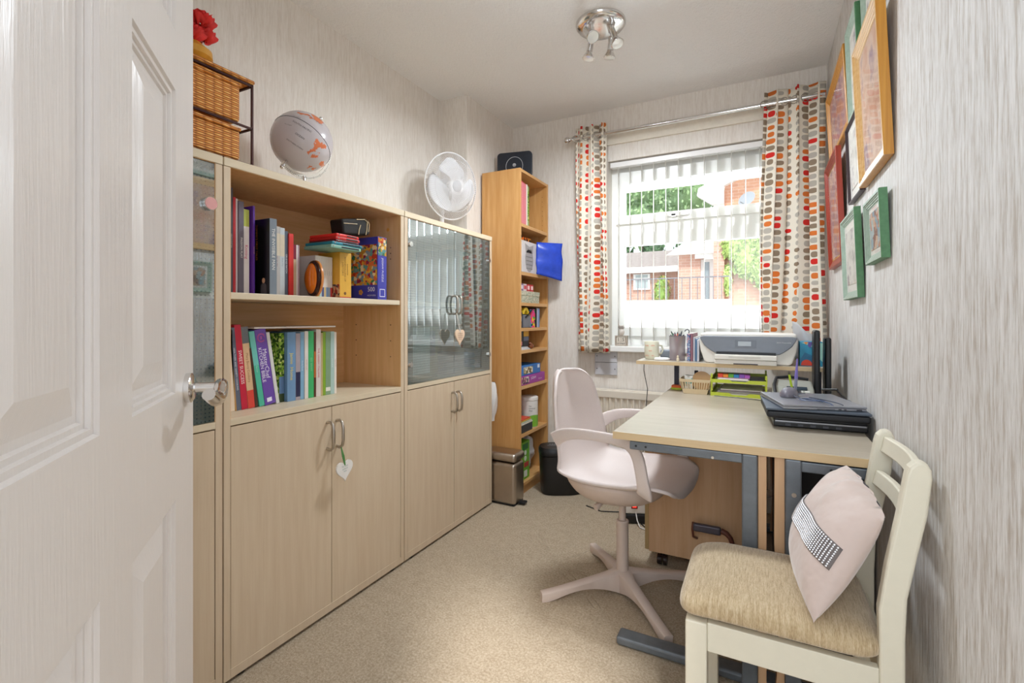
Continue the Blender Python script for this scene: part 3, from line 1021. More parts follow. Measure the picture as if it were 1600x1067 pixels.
G0 = 'books on the lower shelf'
LOW = [
    ('pale cream book, leftmost of the leaning books on the lower shelf', 0.951, 0.016, 0.262, 0.20, '#e9d6bf', '', '', 0, 2.0, None, None),
    ('thin tan book beside the pale cream leaning one', 0.9685, 0.005, 0.262, 0.2, '#b98f55', '', '', 0, 4.2, None, None),
    ('grey-blue book with silver title leaning beside the crimson book', 0.9745, 0.015, 0.268, 0.2, '#5e6577', 'HEALTHIER AND VARIETY COOKING', '#dcdce4', 0.55, 5.1, None, None),
    ('crimson book titled Sweet Success on the lower shelf', 0.991, 0.021, 0.277, 0.21, '#c3203c', 'SWEET SUCCESS', '#f4e2e2', 0.72, 5.4, None, None),
    ('tan book with grey top and coral foot leaning beside the crimson one', 1.0135, 0.023, 0.270, 0.2, '#d8b48c', 'Mary Berry Cookery', '#9a6a4a', 0.5, 5.5, '#d8473a', (0, 0.22)),
    ('thin dark brown book in the gap before the mint book', 1.038, 0.010, 0.20, 0.2, '#4a2f22', '', '', 0, 6.5, None, None),
    ('mint green book leaning against the thick purple book', 1.0535, 0.019, 0.256, 0.2, '#4fb79a', 'Flavour', '#bfe5da', 0.4, 8.8, '#6fc1b8', (0.55, 1.0)),
    ('thick purple MasterChef Kitchen Bible', 1.0745, 0.040, 0.262, 0.2, '#6b4aa5', '', '', 0, 8.9, None, None),
    ('slim white-spined book leaning right of the purple book', 1.117, 0.012, 0.252, 0.2, '#d9d8d4', '', '', 0, 9.0, None, None),
    ('blue upright book with yellow title right of the leafy cover', 1.1605, 0.034, 0.248, 0.2, '#6f93b8', 'Jamie  Home', '#e3cd5a', 0.55, 0, None, None),
    ('grey book with a dark photo cover right of the blue upright book', 1.1955, 0.019, 0.243, 0.2, '#a89ca2', '', '', 0, 0, '#27284a', (0.05, 0.42)),
    ('narrow light blue book with white lettering', 1.2155, 0.015, 0.247, 0.2, '#7fa9c6', 'Family Food', '#e8f0f4', 0.5, 0, None, None),
    ('white-spined book with small red print left of the green one', 1.2335, 0.016, 0.250, 0.2, '#dcd5cd', 'best ever recipes', '#a9534c', 0.35, 0, None, None),
    ('bright green book with pale lettering on the lower shelf', 1.2505, 0.024, 0.250, 0.2, '#3fae68', 'GO SAVVY', '#a5d2a0', 0.45, 0, None, None),
    ('slim dark book with orange marks right of the bright green one', 1.2755, 0.009, 0.246, 0.2, '#5a2d1c', '', '', 0, 0, '#b8622c', (0.3, 0.7)),
    ('pinkish white book titled The Greedy Italians', 1.2855, 0.022, 0.256, 0.2, '#d6cbc5', 'THE GREEDY ITALIANS', '#c0283c', 0.5, 0, None, None),
    ('thin beige book left of the olive green one', 1.3085, 0.008, 0.242, 0.2, '#bda87a', '', '', 0, 0, None, None),
    ('thin olive green book on the lower shelf', 1.3172, 0.013, 0.245, 0.2, '#7fa52e', '', '', 0, 0, None, None),
    ('sage green book with a small white mark', 1.331, 0.023, 0.245, 0.2, '#7f9c7c', '', '', 0, 0, '#e2e0d4', (0.06, 0.12)),
    ('pale blue-grey book beside the sage green book', 1.3548, 0.018, 0.246, 0.2, '#a9c3bd', 'simply good', '#e9efec', 0.4, 0, None, None),
    ('thin white book, rightmost on the lower shelf', 1.3735, 0.010, 0.243, 0.2, '#e6ded4', 'recipes for two', '#b5655a', 0.5, 0, None, None),
]
for (lb, y, th, h, d, cov, ti, tc, ts, lean, bd, bz) in LOW:
    rr, bl = book(lb, y, Z0, th, h, d, cov, ti, tc, ts, lean, -1.505, band=bd, bandz=bz or (0, 0), group=G0)
    if 'MasterChef' in lb:
        t = MB()
        t.text('MasterChef', 0.0215, (0.0008, 0.0245, 0.142), (0, 0, -1), (0, 1, 0), align='CENTER', thick=0)
        t.text('KITCHEN BIBLE', 0.0175, (0.0008, 0.0085, 0.14), (0, 0, -1), (0, 1, 0), align='CENTER', thick=0)
        t.box(0, 0.0006, 0.009, 0.027, 0.010, 0.024)
        bl(t, 'title_lettering', C('#ece6f6'))
        e = MB()
        for k in (0.0145, 0.0115):
            e.tube([(0.0006, 0.02 + k * math.cos(a * PI / 12), 0.232 + k * math.sin(a * PI / 12)) for a in range(2 if k > 0.012 else 0, 22)], 0.0007, 5)
        e.text('m', 0.014, (0.0008, 0.02, 0.232), (0, 0, -1), (0, 1, 0), align='CENTER', thick=0)
        bl(e, 'emblem', C('#e66aa0'))
    if 'tan book with grey top' in lb:
        bl(MB().box(-0.001, 0.0004, 0.0002, th - 0.0002, 0.80 * h, h), 'top_band', C('#6a6f74'))
LEAF = M_patches('leafy_cover', ['#2f4a1c', '#6f9a2a', '#95b84a', '#3f5f22', '#c9d27a'], 130)
rr, bl = book('upright book with a photo of green leaves on its cover', 1.1385, Z0, 0.020, 0.246, 0.19, '#3a4a2a', '', '', 0, 0, -1.520, group=G0)
bl(MB().box(-0.185, -0.001, -0.0006, 0, 0.002, 0.244), 'leaf_cover', LEAF)
bl(MB().box(0, 0.0005, 0.0005, 0.0195, 0.09, 0.245), 'leaf_spine', LEAF)
bl(MB().box(0, 0.0005, 0.0005, 0.0195, 0.03, 0.09), 'blue_spine', C('#5f7fa8'))
r = thing('magazine', 'thin white magazine lying flat across the lower row of books', 'magazine', (-1.60, 1.2, Z0 + 0.262))
MB().box(-1.69, -1.50, 1.03, 1.375, Z0 + 0.2635, Z0 + 0.2685).build('magazine_pages', C('#e6e0da'), r, bev=0.001)
MB().box(-1.69, -1.50, 1.03, 1.375, Z0 + 0.2685, Z0 + 0.2692).build('magazine_cover', C('#c9b7a6'), r)

# ------------------------------------------------------------------ on top of the cabinets
# globe
gc = Vector((-1.56, 1.267, 1.752))
r = thing('globe', 'small desk globe with silver seas and orange land on a clear meridian arc', 'globe', (-1.56, 1.267, CT))
GM = NT('globe_map')
v = GM.coord()
n1 = GM.noise(v, 7.5, 5, 0.55)
n2 = GM.noise(v, 60, 2)
land = GM.ramp(n1, [(0.545, '#c6bfc2'), (0.555, '#dc7c52')], 'LINEAR')
GM.l(land, GM.p.inputs['Base Color'])
GM.p.inputs['Metallic'].default_value = 0.0
GM.p.inputs['Roughness'].default_value = 0.22
ax = Vector((0.02, 0.58, 0.81)).normalized()     # pole direction: top leans to the far side
side = Vector((1, 0, 0))
side = (side - ax * side.dot(ax)).normalized()
third = ax.cross(side)
GR = Matrix((side, third, ax)).transposed().to_4x4()
MB().ball(gc, 0.111, nu=48, nv=28, M=GR).build('globe_ball', GM.mat, r, smooth=True, ang=80)
eq = MB()
eq.tube([gc + (side * math.cos(a * PI / 32) + third * math.sin(a * PI / 32)) * 0.1113 for a in range(64)], 0.0009, 6, closed=True)
eq.build('equator_line', C('#3c3a3c'), r)
tx = MB()
for (lat, lon, word, sz) in ((-12, -10, 'SOUTH PACIFIC', 0.010), (-30, -4, 'OCEAN', 0.010), (20, 0, 'NORTH PACIFIC', 0.008), (-48, -4, 'SOUTHERN OCEAN', 0.007), (2, -28, 'POLYNESIA', 0.006), (-20, -34, 'New Zealand', 0.005), (38, -5, 'Aleutian', 0.006)):
    la, lo_ = math.radians(lat), math.radians(lon - 28)
    nrm = side * (math.cos(la) * math.cos(lo_)) + third * (math.cos(la) * math.sin(lo_)) + ax * math.sin(la)
    east = ax.cross(nrm).normalized()
    upv = nrm.cross(east)
    tx.text(word, sz, gc + nrm * 0.1125 - east * 0.0, east, upv, align='CENTER', thick=0)
tx.build('map_lettering', C('#54504f'), r)
ARC = M_plain('clear_arc', '#d9d3c8', 0.25, 0.1, var=0)
am = MB()
pv = third            # arc lies in the plane of the axis and the far side
ring = []
for i in range(29):
    a = math.radians(-4 + 188 * i / 28)
    c = gc + (ax * math.cos(a) + pv * math.sin(a)) * 0.131
    ring.append(c)
rr_ = []
for i, c in enumerate(ring):
    rad = (c - gc).normalized()
    rr_.append([c + rad * p + side * q for p, q in ((-0.009, -0.0015), (0.009, -0.0015), (0.009, 0.0015), (-0.009, 0.0015))])
am.rings(rr_)
am.build('meridian_arc', ARC, r, smooth=True)
tk = MB()
for i in range(60):
    a = math.radians(2 + 176 * i / 59)
    rad = ax * math.cos(a) + pv * math.sin(a)
    c = gc + rad * 0.134
    L = 0.008 if i % 5 == 0 else 0.004
    tk.cyl(c + side * 0.0019 - rad * L * 0.5, c + side * 0.0019 + rad * L * 0.5, 0.0007, n=4)
tk.build('degree_marks', C('#3a3a3a'), r)
kb = MB()
kb.cyl(gc + ax * 0.108, gc + ax * 0.142, 0.005)
kb.ball(gc + ax * 0.145, 0.008)
kb.cyl(gc - ax * 0.108, gc - ax * 0.142, 0.005)
kb.ball(gc - ax * 0.145, 0.008)
kb.build('pivot_knobs', CHROME, r, smooth=True)
st = MB()
bc = Vector((gc.x, gc.y + 0.01, CT))
st.lathe([(0.055, 0), (0.055, 0.006), (0.02, 0.012), (0.008, 0.02), (0.006, 0.03), (0.012, 0.038), (0.006, 0.046), (0.006, 0.072)], T(bc.x, bc.y, bc.z + 0.0005), 32)
st.build('stand', CHROME, r, smooth=True)

# fan
fc = Vector((-1.56, 2.262, 1.822))
r = thing('desk_fan', 'round white desk fan with a wire guard and three blades on the far cabinet', 'fan', (-1.60, 2.28, CT))
nd = Vector((0.95, -0.27, -0.13)).normalized()
uu = Vector((0, 0, 1)).cross(nd).normalized()
vv = nd.cross(uu)
FM = Matrix((uu, vv, nd)).transposed().to_4x4()
FM.translation = fc
def fcirc(rad, z, n=48):
    return [FM @ Vector((rad * math.cos(2 * PI * i / n), rad * math.sin(2 * PI * i / n), z)) for i in range(n)]
FW = M_plain('fan_white', '#e4e2e2', 0.6, var=0)
g = MB()
g.tube(fcirc(0.183, 0.0), 0.0042, 8, closed=True)
g.build('guard_rim', FW, r, smooth=True)
for nm, sg in (('front_guard', 1), ('rear_guard', -1)):
    g = MB()
    for rad, z in ((0.045, 0.050), (0.095, 0.046), (0.14, 0.036)):
        g.tube(fcirc(rad, sg * z, 36), 0.0011, 5, closed=True)
    for i in range(90):
        a = 2 * PI * i / 90
        pts = []
        for rad, z, tw in ((0.03, 0.051, 0.0), (0.075, 0.049, 0.05), (0.12, 0.042, 0.1), (0.155, 0.030, 0.14), (0.175, 0.015, 0.16), (0.183, 0.001, 0.17)):
            pts.append(FM @ Vector((rad * math.cos(a + tw), rad * math.sin(a + tw), sg * z)))
        g.tube(pts, 0.0011, 4)
    if sg == 1:
        MB().lathe([(0.032, 0.048), (0.032, 0.053), (0.02, 0.056), (0.001, 0.057)], FM, 28).build('guard_badge', C('#b9b7b8', 0.6), r, smooth=True)
    g.build(nm, FW, r)
FB = M_translucent('fan_blade_white', '#f0f0f2', 0.25)
for k in range(3):
    a0 = 2 * PI * k / 3 + PI / 2 - 0.15
    def fb(u, v, a0=a0):
        rad = 0.028 + 0.128 * u
        wdt = 0.42 + 0.66 * math.sin(min(1, u * 1.1) * PI * 0.62)
        if u > 0.8:
            wdt *= math.sqrt(max(0.0, 1 - ((u - 0.8) / 0.2) ** 2 * 0.85))
        ang = a0 + (v - 0.5) * 2 * wdt * 0.92 + 0.25 * u
        return FM @ Vector((rad * math.cos(ang), rad * math.sin(ang), (v - 0.5) * 0.035 * (0.5 + u)))
    MB().grid(fb, 10, 10).build('fan_blade', FB, r, smooth=True, solid=0.002, ang=80)
hb = MB().lathe([(0.001, 0.03), (0.022, 0.027), (0.028, 0.015), (0.028, -0.02)], FM, 28)
hb.build('hub', C('#d2cfcf', 0.6), r, smooth=True)
mt = MB().lathe([(0.03, -0.05), (0.048, -0.055), (0.05, -0.10), (0.035, -0.125), (0.001, -0.13)], FM, 28)
mt.build('motor_housing', FW, r, smooth=True)
stn = MB()
mc = FM @ Vector((0, 0, -0.085))
stn.cyl((mc.x, mc.y, CT + 0.012), (mc.x, mc.y, mc.z - 0.02), 0.013)
stn.lathe([(0.0, 0.0), (0.10, 0.0), (0.10, 0.010), (0.04, 0.02), (0.016, 0.03)], T(mc.x, mc.y, CT + 0.0005), 32)
stn.build('stand', FW, r, smooth=True)

# wicker drawer unit with a vase
WK = NT('wicker')
tc = WK.n('TexCoord')
sp = WK.n('SeparateXYZ')
WK.l(tc.outputs['Object'], sp.inputs[0])
row = WK.math('MULTIPLY', sp.outputs[2], 1 / 0.0065)
cl = WK.math('MULTIPLY', WK.math('ADD', sp.outputs[1], sp.outputs[0]), 1 / 0.026)
par = WK.math('MULTIPLY', WK.math('FLOOR', row), 1.0)
wv = WK.math('ADD', WK.math('MULTIPLY', WK.math('SINE', WK.math('MULTIPLY', WK.math('ADD', cl, par), PI)), 0.28), 0.55)
rib = WK.math('ABSOLUTE', WK.math('SINE', WK.math('MULTIPLY', cl, PI)))
rv = WK.math('ABSOLUTE', WK.math('SINE', WK.math('MULTIPLY', row, PI)))
hgt = WK.math('MULTIPLY', WK.math('POWER', rv, 0.6), WK.math('MULTIPLY', WK.math('ADD', wv, 0.2), WK.math('ADD', WK.math('MULTIPLY', rib, 0.55), 0.5)))
WK.l(WK.ramp(hgt, [(0.15, '#7a3f10'), (0.5, '#d98a35'), (0.95, '#f0b565')]), WK.p.inputs['Base Color'])
WK.p.inputs['Roughness'].default_value = 0.5
WK.bump(hgt, 0.9, 0.003)
WK = WK.mat
r = thing('wicker_drawer_unit', 'two-tier wicker drawer unit in a dark metal frame above the left cabinets', 'drawer unit', (-1.56, 0.80, CT))
MET = M_plain('dark_red_metal', '#3a1712', 0.4, 0.5, var=0)
fr_ = MB()
yA, yB_, xA, xB = 0.56, 0.985, -1.70, -1.445
for yy in (yA, yB_):
    for xx in (xA, xB):
        fr_.box(xx - 0.003, xx + 0.003, yy - 0.003, yy + 0.003, CT + 0.0005, 1.822)
for zc in (1.565, 1.682, 1.818):
    for yy in (yA, yB_):
        fr_.box(xA, xB, yy - 0.003, yy + 0.003, zc - 0.003, zc + 0.003)
    for xx in (xA, xB):
        fr_.box(xx - 0.003, xx + 0.003, yA, yB_, zc - 0.003, zc + 0.003)
fr_.build('metal_frame', MET, r)
MB().box(-1.72, -1.435, 0.54, 0.99, 1.822, 1.834).build('woven_top', WK, r, bev=0.005)
for zc, hh in ((1.568, 0.098), (1.686, 0.118)):
    d = MB()
    d.box(-1.685, -1.44, 0.575, 0.945, zc, zc + hh)
    do = d.build('drawer', WK, r, bev=0.012, seg=3)
    MB().box(-1.4402, -1.438, 0.75, 0.80, zc + hh * 0.72, zc + hh * 0.9).build('hand_slot', C('#3a1a08'), do, bev=0.0)
    tb = MB().tube([(-1.437, 0.58, zc + hh - 0.004), (-1.437, 0.76, zc + hh - 0.003), (-1.437, 0.94, zc + hh - 0.004)], 0.006, 8)
    tb.build('woven_rim', WK, do, smooth=True)
r = thing('vase', 'golden vase holding red flowers on the wicker drawer unit', 'vase', (-1.50, 0.835, 1.834))
MB().lathe([(0.001, 0.0), (0.035, 0.001), (0.052, 0.02), (0.05, 0.04), (0.03, 0.055), (0.024, 0.062)], T(-1.50, 0.835, 1.8345), 28).build('vase_body', M_plain('gold_glaze', '#c98f2e', 0.3, var=0.1), r, smooth=True)
REDF = M_plain('red_petals', '#d3221c', 0.6, var=0.2)
for k in range(4):
    cx, cy, cz = ((-1.48, 0.845, 1.945), (-1.52, 0.80, 1.93), (-1.50, 0.86, 1.915), (-1.49, 0.82, 1.90))[k]
    fl = MB()
    for j in range(3):
        def pf(u, v, j=j, cx=cx, cy=cy, cz=cz):
            a = 2 * PI * u
            rad = (0.012 + 0.026 * v - 0.004 * j) * (1 + 0.16 * math.sin(7 * a + j * 2) + 0.05 * math.sin(13 * a))
            return Vector((cx + rad * math.cos(a), cy + rad * math.sin(a), cz + 0.018 * v * v + 0.008 * j + 0.004 * math.sin(9 * a + j)))
        fl.grid(pf, 42, 5)
    fl.build('flower', REDF, r, smooth=True, ang=80)

# ------------------------------------------------------------------ tall narrow bookcase in the corner
BX0, BX1, BY0, BY1, BH = -1.560, -1.294, 2.598, 3.026, 1.985
r = thing('bookcase', 'tall narrow orange beech bookcase in the far left corner', 'bookcase', ((BX0 + BX1) / 2, (BY0 + BY1) / 2, 0))
tt = 0.018
MB().box(BX0, BX1, BY0, BY0 + tt, 0, BH).build('side_panel', BEECH, r, bev=0.001)
MB().box(BX0, BX1, BY1 - tt, BY1, 0, BH).build('side_panel', BEECH, r, bev=0.001)
MB().box(BX0, BX1 - 0.001, BY0 + tt, BY1 - tt, BH - tt, BH - 0.001).build('top_board', BEECHY, r)
MB().box(BX0, BX0 + 0.004, BY0 + tt, BY1 - tt, 0.06, BH - tt).build('back_panel', BEECHY, r)
MB().box(BX1 - 0.03, BX1 - 0.014, BY0 + tt, BY1 - tt, 0, 0.055).build('plinth', BEECHY, r)
SHZ = [1.655, 1.362, 1.175, 1.02, 0.884, 0.666, 0.374, 0.074]
for z in SHZ:
    MB().box(BX0 + 0.004, BX1 - 0.001, BY0 + tt, BY1 - tt, z - 0.02, z).build('shelf', BEECHY, r, bev=0.001)
ph = MB()
for i in range(16):
    for xx in (-1.33, -1.50):
        ph.cyl((xx, BY1 - tt - 0.0008, 1.42 + 0.032 * i), (xx, BY1 - tt + 0.0005, 1.42 + 0.032 * i), 0.0025, n=8)
ph.build('peg_holes', C('#8a5f33'), r)

# router on top
rc = Vector((-1.425, 2.79, BH))
r = thing('wifi_router', 'black rounded router with a silver ring standing on the tall bookcase', 'router', rc, (0, 0, math.radians(12)))
def rrect(w, h, rad, n=6):
    pts = []
    for cx, cy, a0 in ((w / 2 - rad, h / 2 - rad, 0), (-w / 2 + rad, h / 2 - rad, 90), (-w / 2 + rad, -h / 2 + rad, 180), (w / 2 - rad, -h / 2 + rad, 270)):
        for i in range(n + 1):
            a = math.radians(a0 + 90 * i / n)
            pts.append((cx + rad * math.cos(a), cy + rad * math.sin(a)))
    return pts
NAVY = M_plain('navy_black_plastic', '#1c222d', 0.4, var=0.1)
rt = MB()
RF = Matrix.Translation(rc) @ rotm('Z', 12) @ frame_m((0, -0.0, 0.083), (1, 0, 0), (0, 0, 1))
rt.prism(rrect(0.232, 0.165, 0.024), RF, 0.022)
rt.build('router_body', NAVY, r, bev=0.004, seg=3)
rg = MB()
rg.tube([RF @ Vector((0.056 * math.cos(a * PI / 24), -0.01 + 0.06 * math.sin(a * PI / 24), 0.0225)) for a in range(48)], 0.0012, 6, closed=True)
rg.tube([RF @ Vector((0.0095 * math.cos(a * PI / 12), -0.002 + 0.0095 * math.sin(a * PI / 12), 0.0225)) for a in range(24)], 0.0012, 6, closed=True)
rg.box(-0.006, 0.006, -0.005, -0.002, 0.022, 0.0228, 0, RF)
rg.box(-0.006, 0.006, 0.000, 0.003, 0.022, 0.0228, 0, RF)
rg.build('ring_emblem', C('#d6d8dc'), r)

FXS = BX1 - 0.012
def ybk(label, y, z, th, h, d, cov, x=FXS, **k):
    return book(label, y, z, th, h, d, cov, k.pop('title', ''), k.pop('tcol', '#ffffff'), 0.5, 0, x, **k)
GING = NT('gingham')
tc = GING.n('TexCoord')
ck = GING.n('TexChecker')
ck.inputs['Scale'].default_value = 180
ck.inputs[1].default_value = srgb('#c4263c')
ck.inputs[2].default_value = srgb('#e9a5ac')
GING.l(tc.outputs['Object'], ck.inputs[0])
GING.l(ck.outputs[0], GING.p.inputs['Base Color'])
GING = GING.mat
for k in range(3):
    rr, bl = ybk('red gingham cookbook on the top shelf of the tall bookcase, %s' % ('left one', 'middle one', 'right one')[k], 2.640 + 0.022 * k, SHZ[0], 0.021, 0.262 - 0.004 * k, 0.18, '#c83a4c', group='gingham cookbooks')
    bl(MB().box(-0.0005, 0.0006, 0.0002, 0.0208, 0.001, 0.255), 'gingham_spine', GING)
ybk('white book right of the gingham cookbooks', 2.708, SHZ[0], 0.018, 0.258, 0.18, '#ded8cc', group='books in the tall bookcase')
rr, bl = ybk('green leafy patterned book on the top shelf of the tall bookcase', 2.728, SHZ[0], 0.018, 0.25, 0.18, '#8fa66a', group='books in the tall bookcase')
bl(MB().box(0, 0.0006, 0.0005, 0.0175, 0.03, 0.22), 'patterned_spine', LEAF)

# second shelf: orange box, grey bag, blue bag
b = thing('patterned_box', 'small black and orange patterned box behind the grey gift bag', 'box', (-1.42, 2.79, SHZ[1]))
MB().box(-1.50, -1.345, 2.64, 2.86, SHZ[1] + 0.0005, SHZ[1] + 0.235).build('box_body', M_patches('orange_black', ['#e0701c', '#22150e', '#d8862a', '#3a1c10'], 70), b, bev=0.002)
b = thing('gift_bag', 'grey gift bag with a printed owl in the tall bookcase', 'gift bag', (-1.31, 2.76, SHZ[1]))
GB = C('#c9c2bf')
MB().box(-1.340, -1.298, 2.630, 2.895, SHZ[1] + 0.0005, SHZ[1] + 0.195).build('bag_body', GB, b, bev=0.003)
ow = MB()
def wq(y, z, o=0.0005):
    return (-1.298 + o, y, z)
om = frame_m((-1.2978, 2.735, SHZ[1] + 0.075), (0, 1, 0), (0, 0, 1))
ow.prism([(0.058 * math.cos(a * PI / 16) * (1 + 0.12 * math.sin(a * PI / 16)), 0.07 * math.sin(a * PI / 16)) for a in range(32)], om, 0.0004)
ow.prism([(-0.05, 0.05), (0.05, 0.05), (0.062, 0.105), (0.0, 0.088), (-0.062, 0.105)], om, 0.0004)
ow.build('owl_print', C('#9b9590'), b)
ow = MB()
for i in range(5):
    for j in range(4):
        c0 = om @ Vector((-0.036 + 0.018 * i, -0.045 + 0.024 * j, 0.0006))
        ow.tube([c0 + Vector((0, 0.006 * math.cos(t_), 0.006 * math.sin(t_))) for t_ in (PI, 1.25 * PI, 1.5 * PI, 1.75 * PI, 2 * PI)], 0.0011, 4)
for sy in (-0.02, 0.02):
    c0 = om @ Vector((sy, 0.062, 0.0006))
    ow.tube([c0 + Vector((0, 0.012 * math.cos(t_ * PI / 8), 0.012 * math.sin(t_ * PI / 8))) for t_ in range(16)], 0.0012, 4, closed=True)
ow.build('owl_lines', C('#5f5a58'), b)
b = thing('plastic_bag', 'shiny blue plastic bag jutting out over the bookcase side', 'bag', (-1.24, 2.86, SHZ[1]))
def bb(u, v):
    x = -1.296 + 0.135 * u
    y = 2.835 + 0.11 * u
    z = SHZ[1] + 0.003 + 0.205 * v - 0.04 * u * (1 - v) - 0.004 * u
    bul = 0.012 * math.sin(PI * u) * math.sin(PI * v)
    return Vector((x + 0.003 * math.sin(9 * v + 4 * u) + bul * 0.5, y - bul + 0.004 * math.sin(14 * v), z))
MB().grid(bb, 14, 14).build('bag_skin', M_plain('blue_plastic', '#2546b8', 0.25, var=0.1), b, smooth=True, solid=0.003, ang=80)

# third shelf
b = thing('storage_box', 'grey-green floral lidded box in the tall bookcase', 'box', (-1.36, 2.77, SHZ[2]))
FLO = M_patches('floral_paper', ['#b9b7a0', '#a7ab95', '#cfc9b4', '#8f9a86', '#c8bca0'], 160)
MB().box(-1.45, FXS + 0.002, 2.622, 2.90, SHZ[2] + 0.0005, SHZ[2] + 0.045).build('box_body', FLO, b, bev=0.001)
MB().box(-1.453, FXS + 0.004, 2.620, 2.903, SHZ[2] + 0.045, SHZ[2] + 0.073).build('lid', FLO, b, bev=0.001)
for k in range(4):
    y0 = 2.632 + 0.05 * k
    b = thing('small_carton', ('purple and white carton, leftmost on the floral box', 'white and red carton, second on the floral box', 'red carton, third on the floral box', 'red carton at the right end on the floral box')[k], 'carton', (-1.34, y0 + 0.02, SHZ[2] + 0.073), group='cartons on the floral box')
    MB().box(-1.37, FXS - 0.006, y0, y0 + 0.044, SHZ[2] + 0.0735, SHZ[2] + 0.118).build('carton_body', C(('#7b5c86', '#c9b9bb', '#b5242a', '#b5242a')[k]), b, bev=0.001)
    MB().box(FXS - 0.006, FXS - 0.0052, y0 + 0.008, y0 + 0.036, SHZ[2] + 0.085, SHZ[2] + 0.108).build('label', C(('#e0d8e2', '#c4303a', '#e8c9c6', '#e8c9c6')[k]), b)
# fourth shelf
def sbox(name, label, cat, x0, x1, y0, y1, z0, z1, col, extra=(), bev=0.002, group=None):
    b = thing(name, label, cat, ((x0 + x1) / 2, (y0 + y1) / 2, z0), group=group)
    MB().box(x0, x1, y0, y1, z0 + 0.0005, z1).build('body', col if not isinstance(col, str) else C(col), b, bev=bev)
    for nm, q, c in extra:
        MB().box(*q).build(nm, c if not isinstance(c, str) else C(c), b)
    return b
z = SHZ[3]
fx = FXS
sbox('black_box', 'black box at the left of the shelf with the tape dispenser', 'box', -1.45, fx - 0.006, 2.620, 2.668, z, z + 0.096, '#23242c', [('label', (fx - 0.0062, fx - 0.005, 2.63, 2.655, z + 0.04, z + 0.07), '#8d95a8')])
b = thing('tape_dispenser', 'yellow and grey tape dispenser in the tall bookcase', 'tape dispenser', (-1.35, 2.72, z))
MB().box(-1.39, fx, 2.674, 2.775, z + 0.0005, z + 0.08).build('dispenser_body', C('#6f7078'), b, bev=0.004)
MB().prism([(0.042 * math.cos(a * PI / 20), 0.042 * math.sin(a * PI / 20)) for a in range(21)] + [(-0.024 * math.cos(a * PI / 20), 0.024 * math.sin(a * PI / 20)) for a in range(21)], frame_m((fx - 0.03, 2.71, z + 0.085), (0, 1, 0), (0, 0, 1)), 0.028).build('yellow_reel', C('#e3bf2c'), b)
MB().tube([(fx + 0.002, 2.695, z + 0.065), (fx + 0.004, 2.745, z + 0.09), (fx + 0.002, 2.80, z + 0.118)], 0.0045, 6).build('black_arm', BLACKPL, b)
sbox('craft_pack', 'bright turquoise, pink and yellow craft pack beside the tape dispenser', 'pack', -1.42, fx - 0.004, 2.782, 2.850, z, z + 0.118, M_patches('craft_art', ['#22a0c4', '#e04a90', '#e6c72a', '#2a8f4a', '#182030', '#e84a6a'], 55))
ybk('thin black-spined folder beside the craft pack', 2.855, z, 0.012, 0.128, 0.16, '#1e2026', group='books in the tall bookcase')
ybk('pale grey-blue folder in the tall bookcase', 2.869, z, 0.020, 0.125, 0.16, '#aab4c8', group='books in the tall bookcase')
ybk('light blue folder, rightmost beside the craft pack', 2.891, z, 0.017, 0.123, 0.16, '#6f8fc4', group='books in the tall bookcase')
# fifth shelf
z = SHZ[4]
sbox('flower_box', 'narrow black box with a pink flower in the tall bookcase', 'box', -1.40, fx - 0.008, 2.624, 2.680, z + 0.019, z + 0.114, '#18181c', [('flower_print', (fx - 0.0082, fx - 0.007, 2.64, 2.664, z + 0.028, z + 0.052), '#d8788a')])
b = sbox('battery_pack', 'black and yellow boxed item in the tall bookcase', 'box', -1.395, fx - 0.01, 2.688, 2.765, z + 0.019, z + 0.115, '#1c1c22', [('yellow_panel', (fx - 0.0102, fx - 0.009, 2.690, 2.763, z + 0.082, z + 0.114), '#d8a52c'), ('grey_panel', (fx - 0.0102, fx - 0.009, 2.690, 2.763, z + 0.055, z + 0.08), '#5a5f70')])
b = thing('paper_pile', 'small pile of white leaflets at the front of the bookcase', 'paper', (-1.33, 2.68, z))
for k in range(4):
    MB().box(-1.40, fx + 0.004 - 0.003 * k, 2.622, 2.762 - 0.008 * k, z + 0.0005 + 0.0045 * k, z + 0.0045 + 0.0045 * k).build('leaflet', C(('#d6d2cc', '#c9ccd2', '#e2ded8', '#b8bcc4')[k]), b)
b = thing('brown_ornament', 'small glossy brown ornament right of the leaflets', 'ornament', (-1.315, 2.80, z))
om = MB().ball((-1.318, 2.800, z + 0.018), 0.018, (1, 1.3, 1)).ball((-1.316, 2.782, z + 0.034), 0.010)
om.build('ornament_body', M_plain('brown_glaze', '#7a4428', 0.25, var=0.2), b, smooth=True)
